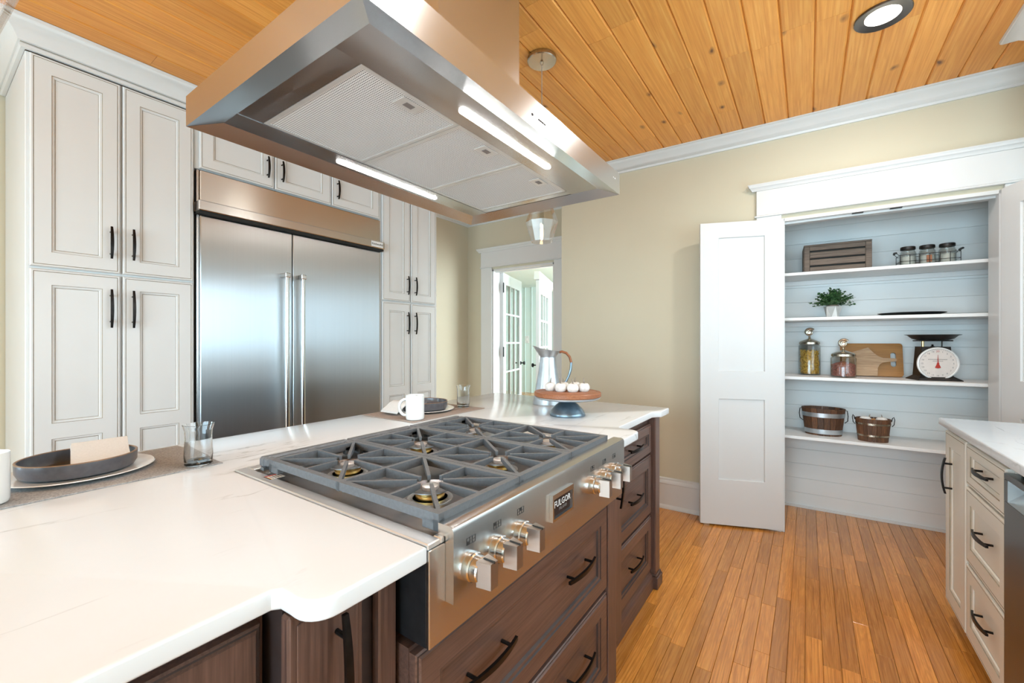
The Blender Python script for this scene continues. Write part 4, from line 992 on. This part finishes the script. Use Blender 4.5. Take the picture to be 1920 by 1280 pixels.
# plant in a faceted pot
t = pt('potted_plant', 'small bushy green plant in a faceted white pot', 'plant', .955, .36, S2)
n = 6; vs = []; fs = []
for k, (r, z) in enumerate(((.036, 0), (.0525, .078))):
    for i in range(n):
        a = 2 * math.pi * (i + .5 * k) / n; vs.append((r * math.cos(a), r * math.sin(a), z))
for i in range(n):
    j = (i + 1) % n; fs.append([i, j, n + i]); fs.append([j, n + j, n + i])
m = MB(); m.v = vs; m.f = fs + [list(range(n))[::-1], [n + i for i in range(n)]]; m.m = [0, 1] * n + [0, 0]
m.obj('pot', [M['pot'], M['potg']], t, rot=(0, 0, R(15)), smooth=0)
MB().lathe([(0, .0785), (.040, .0785), (.030, .088), (0, .09)], 16).obj('soil', M['stem'], t)
stems = MB(); leaves = MB(); rg = random.Random(3)
for i in range(120):
    az = rg.random() * 2 * math.pi; el = R(8 + 80 * rg.random() ** .8); L = .085 + .050 * rg.random()
    d = Vector((math.cos(az) * math.cos(el) * 1.15, math.sin(az) * math.cos(el) * .9, math.sin(el))); b0 = Vector((rg.uniform(-.02, .02), rg.uniform(-.02, .02), .085))
    pts = [b0 + d * L * q + Vector((0, 0, -.018 * q * q)) for q in (0, .35, .7, 1)]; stems.tube(pts, .0009, 4)
    for q in range(9):
        f_ = .28 + .09 * q; c_ = b0 + d * L * f_ + Vector((0, 0, -.018 * f_ * f_)); sd = 1 if q % 2 else -1
        u = (d.cross(Vector((0, 0, 1))).normalized() * sd + d * .5 + Vector((rg.uniform(-.4, .4), rg.uniform(-.4, .4), rg.uniform(-.3, .6)))).normalized()
        v = u.cross(Vector((rg.uniform(-1, 1), rg.uniform(-1, 1), 1))).normalized(); l_ = .016 + .009 * rg.random(); w_ = l_ * .42
        leaves.add([c_, c_ + u * l_ * .45 + v * w_, c_ + u * l_, c_ + u * l_ * .45 - v * w_, c_ + u * l_ * .5 + u.cross(v) * .0015], [(0, 1, 4), (1, 2, 4), (2, 3, 4), (3, 0, 4)])
stems.obj('stems', M['leaf'], t, kind='stuff'); leaves.obj('leaves', M['leaf'], t, smooth=0, kind='stuff')
# dark oval tray
t = pt('serving_tray', 'dark round metal tray lying on the second shelf', 'tray', 1.365, .37, S2)
MB().lathe([(0, .003), (.120, .003), (.155, .012), (.166, .0165), (.166, .0185), (.153, .015), (.118, .0065), (0, .0065)], 48).obj('tray_body', M['black'], t)
MB().lathe([(.005, .0066), (.012, .010), (.006, .013), (0, .013)], 16).obj('centre_knob', M['galv_blue'], t)
# storage jars with shell knobs
def shell(parent, z, sc):
    m = MB(); pts = []; rs = []
    for i in range(64):
        q = i / 63; a = R(35 + 640 * q); rad = sc * (.0265 * (1 - q) ** 1.05 + .0015)
        pts.append((math.cos(a) * rad, 0, z + math.sin(a) * rad)); rs.append(sc * (.0088 * (1 - q) + .0020))
    m.tube(pts, .01, 10, rs=rs); m.lathe([(0, -.002), (.019 * sc, -.002), (.019 * sc, .002), (0, .002)], 20, 0, (0, 0, z), 'Y'); return m.obj('shell_knob', M['nickel'], parent)
def storage(label, s, d, r, h, fill, mt, sc):
    t = pt('storage_jar', label, 'jar', s, d, S3, 0, 'glass storage jars with shell knobs')
    MB().lathe([(0, 0), (r - .003, 0), (r, .003), (r, h - .012), (r - .004, h - .003), (r - .012, h), (r - .0145, h), (r - .007, h - .006), (r - .003, h - .014), (r - .003, .006), (0, .005)], 48).obj('jar_body', M['jar_glass'], t)
    lr = r - .006
    ld = MB().lathe([(0, h + .001), (lr, h + .001), (lr + .002, h + .004), (lr + .001, h + .017), (lr - .006, h + .024), (lr * .55, h + .034), (.010, h + .044), (.006, h + .050), (.0085, h + .056), (.006, h + .062), (0, h + .063)], 44).obj('lid', M['nickel'], t)
    shell(ld, h + .060 + .030 * sc, sc)
    rg = random.Random(int(r * 9999)); m = MB()
    if fill == 'pasta':
        for i in range(520):
            a = rg.random() * 6.283; rr = (r - .012) * math.sqrt(rg.uniform(.35, 1)); z = rg.uniform(.014, mt); c_ = Vector((rr * math.cos(a), rr * math.sin(a), z))
            tn = Vector((-math.sin(a), math.cos(a), 0)); u = (tn * rg.uniform(-1, 1) + Vector((0, 0, rg.uniform(-1, 1))) + Vector((math.cos(a), math.sin(a), 0)) * rg.uniform(-.15, .15)).normalized() * .013
            p_ = c_ - u; q_ = c_ + u
            for v_ in (p_, q_):
                l_ = math.hypot(v_.x, v_.y)
                if l_ > r - .008: v_.x *= (r - .008) / l_; v_.y *= (r - .008) / l_
            p_.z = max(p_.z, .010); q_.z = max(q_.z, .010)
            m.tube([p_, q_], .0032, 5)
        m.obj('dry_pasta', M['pasta'], t, kind='stuff')
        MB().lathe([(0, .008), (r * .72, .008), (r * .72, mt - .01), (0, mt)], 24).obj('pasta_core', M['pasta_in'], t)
    else:
        MB().lathe([(0, .008), (r - .005, .008), (r - .005, mt - .012), (r - .03, mt), (0, mt + .012)], 40).obj('seeds_fill', M['seed'], t, kind='stuff')
    return t
storage('tall glass jar of yellow pasta with a shell knob', .826, .46, .0685, .222, 'pasta', .176, 1.0)
storage('short glass jar of reddish seeds with a shell knob', 1.013, .335, .0725, .140, 'seed', .098, 1.0)
# boards leaning on the back
t = pt('cutting_board', 'bamboo cutting board with slot leaning behind the seed jar', 'cutting board', 1.182, .49, S3)
bm_ = MB(); hw_, hh_ = .170, .232
outer = arc(hw_ - .018, .018, .018, -90, 0, 4) + arc(hw_ - .018, hh_ - .018, .018, 0, 90, 4) + arc(-hw_ + .018, hh_ - .018, .018, 90, 180, 4) + arc(-hw_ + .018, .018, .018, 180, 270, 4)
# slab split around the slot so the hole is real
sx0, sx1, sz0, sz1 = .105, .134, .068, .168
right = arc(hw_ - .018, .018, .018, -90, 0, 4) + arc(hw_ - .018, hh_ - .018, .018, 0, 90, 4) + [(.1195, hh_)] + [(.1195, sz1)] + arc(.1195, sz1 - .0145, .0145, 90, 0, 4) + arc(.1195, sz0 + .0145, .0145, 0, -90, 4) + [(.1195, 0)]
left = [(.1195, 0), (.1195, sz0)] + arc(.1195, sz0 + .0145, .0145, 270, 180, 4) + arc(.1195, sz1 - .0145, .0145, 180, 90, 4) + [(.1195, hh_)] + arc(-hw_ + .018, hh_ - .018, .018, 90, 180, 4) + arc(-hw_ + .018, .018, .018, 180, 270, 4)
bm_.prism(right, 0, .016, 0, 'XZ'); bm_.prism(left, 0, .016, 0, 'XZ')
bm_.obj('board', M['bamboo'], t, rot=(R(-12), 0, 0), loc=(0, .0, .0035))
t = pt('paddle_board', 'pale wooden paddle board leaning on the bamboo board', 'cutting board', 1.135, .452, S3)
pp_ = [(-.115, .004), (.075, .004), (.078, .060), (.088, .085), (.105, .100), (.175, .112), (.180, .120), (.174, .130), (.110, .132), (.085, .142), (.060, .166), (.030, .205), (-.115, .150)]
MB().prism(pp_, 0, .012, 0, 'XZ').obj('paddle', M['acacia'], t, rot=(R(-12), 0, 0), loc=(0, 0, .002))
# kitchen scale
t = pt('kitchen_scale', 'vintage black kitchen scale with round white dial', 'scale', 1.468, .375, S3, R(10))
b0 = MB(); b0.add([(-.108, -.095, 0), (.108, -.095, 0), (.108, .075, 0), (-.108, .075, 0), (-.108, -.095, .004), (.108, -.095, .004), (.108, .075, .004), (-.108, .075, .004), (-.080, -.055, .026), (.080, -.055, .026), (.080, .055, .026), (-.080, .055, .026)], [(3, 2, 1, 0)] + [(i, (i + 1) % 4, 4 + (i + 1) % 4, 4 + i) for i in range(4)] + [(4 + i, 4 + (i + 1) % 4, 8 + (i + 1) % 4, 8 + i) for i in range(4)] + [(8, 9, 10, 11)])
b0.obj('base', M['rust'], t, smooth=0)
m = MB(); m.add([(-.080, -.052, .0262), (.080, -.052, .0262), (.080, .052, .0262), (-.080, .052, .0262), (-.070, -.045, .212), (.070, -.045, .212), (.070, .045, .212), (-.070, .045, .212)], [(3, 2, 1, 0), (4, 5, 6, 7)] + [(i, (i + 1) % 4, 4 + (i + 1) % 4, 4 + i) for i in range(4)]); m.obj('housing', M['rust'], t, smooth=0)
dc = .106
dl_ = MB().lathe([(.093, .0), (.101, .0), (.103, .006), (.101, .014), (.096, .016), (.093, .012)], 56, closed=True, axis='Y').obj('dial_rim', M['china'], t, (0, -.056, dc))
MB().lathe([(0, .004), (.0935, .004), (.0935, .007), (0, .007)], 56, axis='Y').obj('dial_face', M['dial'], dl_)
for i in range(20):
    a = R(90 - 18 * i); tx = str(20 if i == 0 else i)
    mk('numeral', text_mesh(tx, .0135 if i else .017, .0002, mtl=M['red'] if i == 0 else M['ink']), dl_, (.076 * math.cos(a), -.0075, .076 * math.sin(a)), (R(90), 0, 0))
tk = MB()
for i in range(60):
    a = R(6 * i); r0 = .087; c_, s_ = math.cos(a), math.sin(a); r1 = .0915; w_ = .0006
    tk.add([(r0 * c_ - w_ * s_, -.0074, r0 * s_ + w_ * c_), (r0 * c_ + w_ * s_, -.0074, r0 * s_ - w_ * c_), (r1 * c_ + w_ * s_, -.0074, r1 * s_ - w_ * c_), (r1 * c_ - w_ * s_, -.0074, r1 * s_ + w_ * c_)], [(0, 1, 2, 3)])
tk.obj('dial_ticks', M['ink'], dl_, smooth=0)
m = MB()
for i in range(14): m.box(-.046 + i * .0066, -.0412 + i * .0066, -.0078, -.0072, .024, .0275)
for i in range(9): m.box(-.024 + i * .0056, -.0196 + i * .0056, -.0078, -.0072, .0145, .0172)
m.obj('dial_print', M['ink'], dl_)
nd = MB(); nd.prism([(-.0022, .006), (.0022, .006), (.0006, .056), (-.0006, .056)], -.0105, -.0095, 0, 'XZ'); nd.prism([(-.004, .002), (.004, .002), (.0145, -.026), (0, -.030), (-.0145, -.026)], -.0105, -.0095, 0, 'XZ'); nd.lathe([(0, .009), (.0055, .009), (.0055, .0125), (0, .0135)], 16, 0, (0, 0, .002), 'Y')
nd.obj('needle', M['red'], dl_)
m = MB(); m.tube([(-.048, .0, .2122), (-.048, .0, .246)], .0065, 10); m.obj('brass_post', M['brass'], t); MB().tube([(.046, 0, .2122), (.046, 0, .246)], .0035, 10).obj('post', M['rust'], t)
MB().box(-.085, .085, -.042, .042, .2462, .2535, 0, .003).obj('platform', M['rust'], t)
MB().lathe([(0, .2124), (.012, .2124), (.004, .218), (.008, .222), (0, .228)], 10).obj('finial', M['rust'], t)
MB().lathe([(0, .2540), (.075, .2540), (.100, .262), (.122, .283), (.136, .2865), (.136, .2885), (.119, .2860), (.098, .2655), (.073, .2570), (0, .2570)], 48, sy=.78).obj('pan', M['rust'], t)
# staved buckets
def bucket(label, s, d, rx_, ry_, rt_, h, bands, mt, n, group='staved wooden buckets'):
    t = pt('wooden_bucket', label, 'bucket', s, d, S4, 0, group)
    for i in range(n):
        a0, a1 = 2 * math.pi * (i + .03) / n, 2 * math.pi * (i + .97) / n; vs = []
        for z, k in ((0, 1.0), (h, rt_)):
            for th2 in (0, .008):
                for a in (a0, a1): vs.append(((rx_ * k - th2) * math.cos(a), (ry_ * k - th2) * math.sin(a), z))
        MB().add(vs, [(0, 1, 5, 4), (2, 6, 7, 3), (0, 2, 3, 1), (4, 5, 7, 6), (0, 4, 6, 2), (1, 3, 7, 5)]).obj('stave', M['stave'], t, smooth=0)
    MB().lathe([(0, .004), (1, .004), (1, .014), (0, .014)], 32, sx=rx_ * .93, sy=ry_ * .9).obj('bottom', M['stave'], t)
    for z0, z1 in bands:
        k0 = 1 + (rt_ - 1) * z0 / h; k1 = 1 + (rt_ - 1) * z1 / h; m = MB(); nn = 48; vs = []; fs = []
        for i in range(nn):
            a = 2 * math.pi * i / nn
            for k, z, o in ((k0, z0, .0004), (k0, z0, .002), (k1, z1, .002), (k1, z1, .0004)): vs.append(((rx_ * k + o) * math.cos(a), (ry_ * k + o) * math.sin(a), z))
        for i in range(nn):
            j = (i + 1) % nn
            for q in range(4): fs.append([i * 4 + q, j * 4 + q, j * 4 + (q + 1) % 4, i * 4 + (q + 1) % 4])
        m.add(vs, fs).obj('hoop', M[mt], t)
    return t
t = bucket('large oval wooden bucket with two wide zinc bands', .902, .375, .106, .075, 1.21, .188, ((.012, .044), (.128, .158)), 'galv', 20)
for sg in (-1, 1):
    x = sg * .130; MB().tube([(x - sg * .006, 0, .178), (x + sg * .006, 0, .176), (x + sg * .010, -.006, .140), (x + sg * .006, -.022, .108), (x - sg * .012, -.05, .098)], .0026, 8).obj('handle', M['black'], t)
t = bucket('small oval wooden bucket with thin hoops holding white gourds', 1.165, .30, .078, .056, 1.20, .150, ((.034, .046), (.110, .122)), 'nickel', 22)
for sg in (-1, 1):
    x = sg * .094; MB().tube([(x, 0, .135), (x + sg * .004, 0, .158), (x + sg * .010, -.004, .166), (x + sg * .014, -.008, .150), (x + sg * .010, -.012, .118), (x, -.02, .108)], .0024, 8).obj('handle', M['black'], t)
for i, (a, b, mt, sc, lb) in enumerate(((-.040, -.006, 'pumpkin', 1.25, 'white gourd on the left inside the small bucket'), (.044, -.004, 'pumpkin', 1.25, 'white gourd on the right inside the small bucket'), (.002, .012, 'orange', .85, 'orange gourd between the white ones in the small bucket'))):
    q = wB(1.165 + a, .30 + b, S4 + .115); g = thing('gourd', lb, 'gourd', q, 1.3 * i, 'gourds in the small bucket')
    me = ppm.copy(); me.materials.clear(); me.materials.append(M[mt]); o = mk('gourd_body', me, g); o.scale = (sc,) * 3
    o = mk('stem', stm, g, (0, 0, 0), (R(25), 0, 0)); o.scale = (sc * .9,) * 3
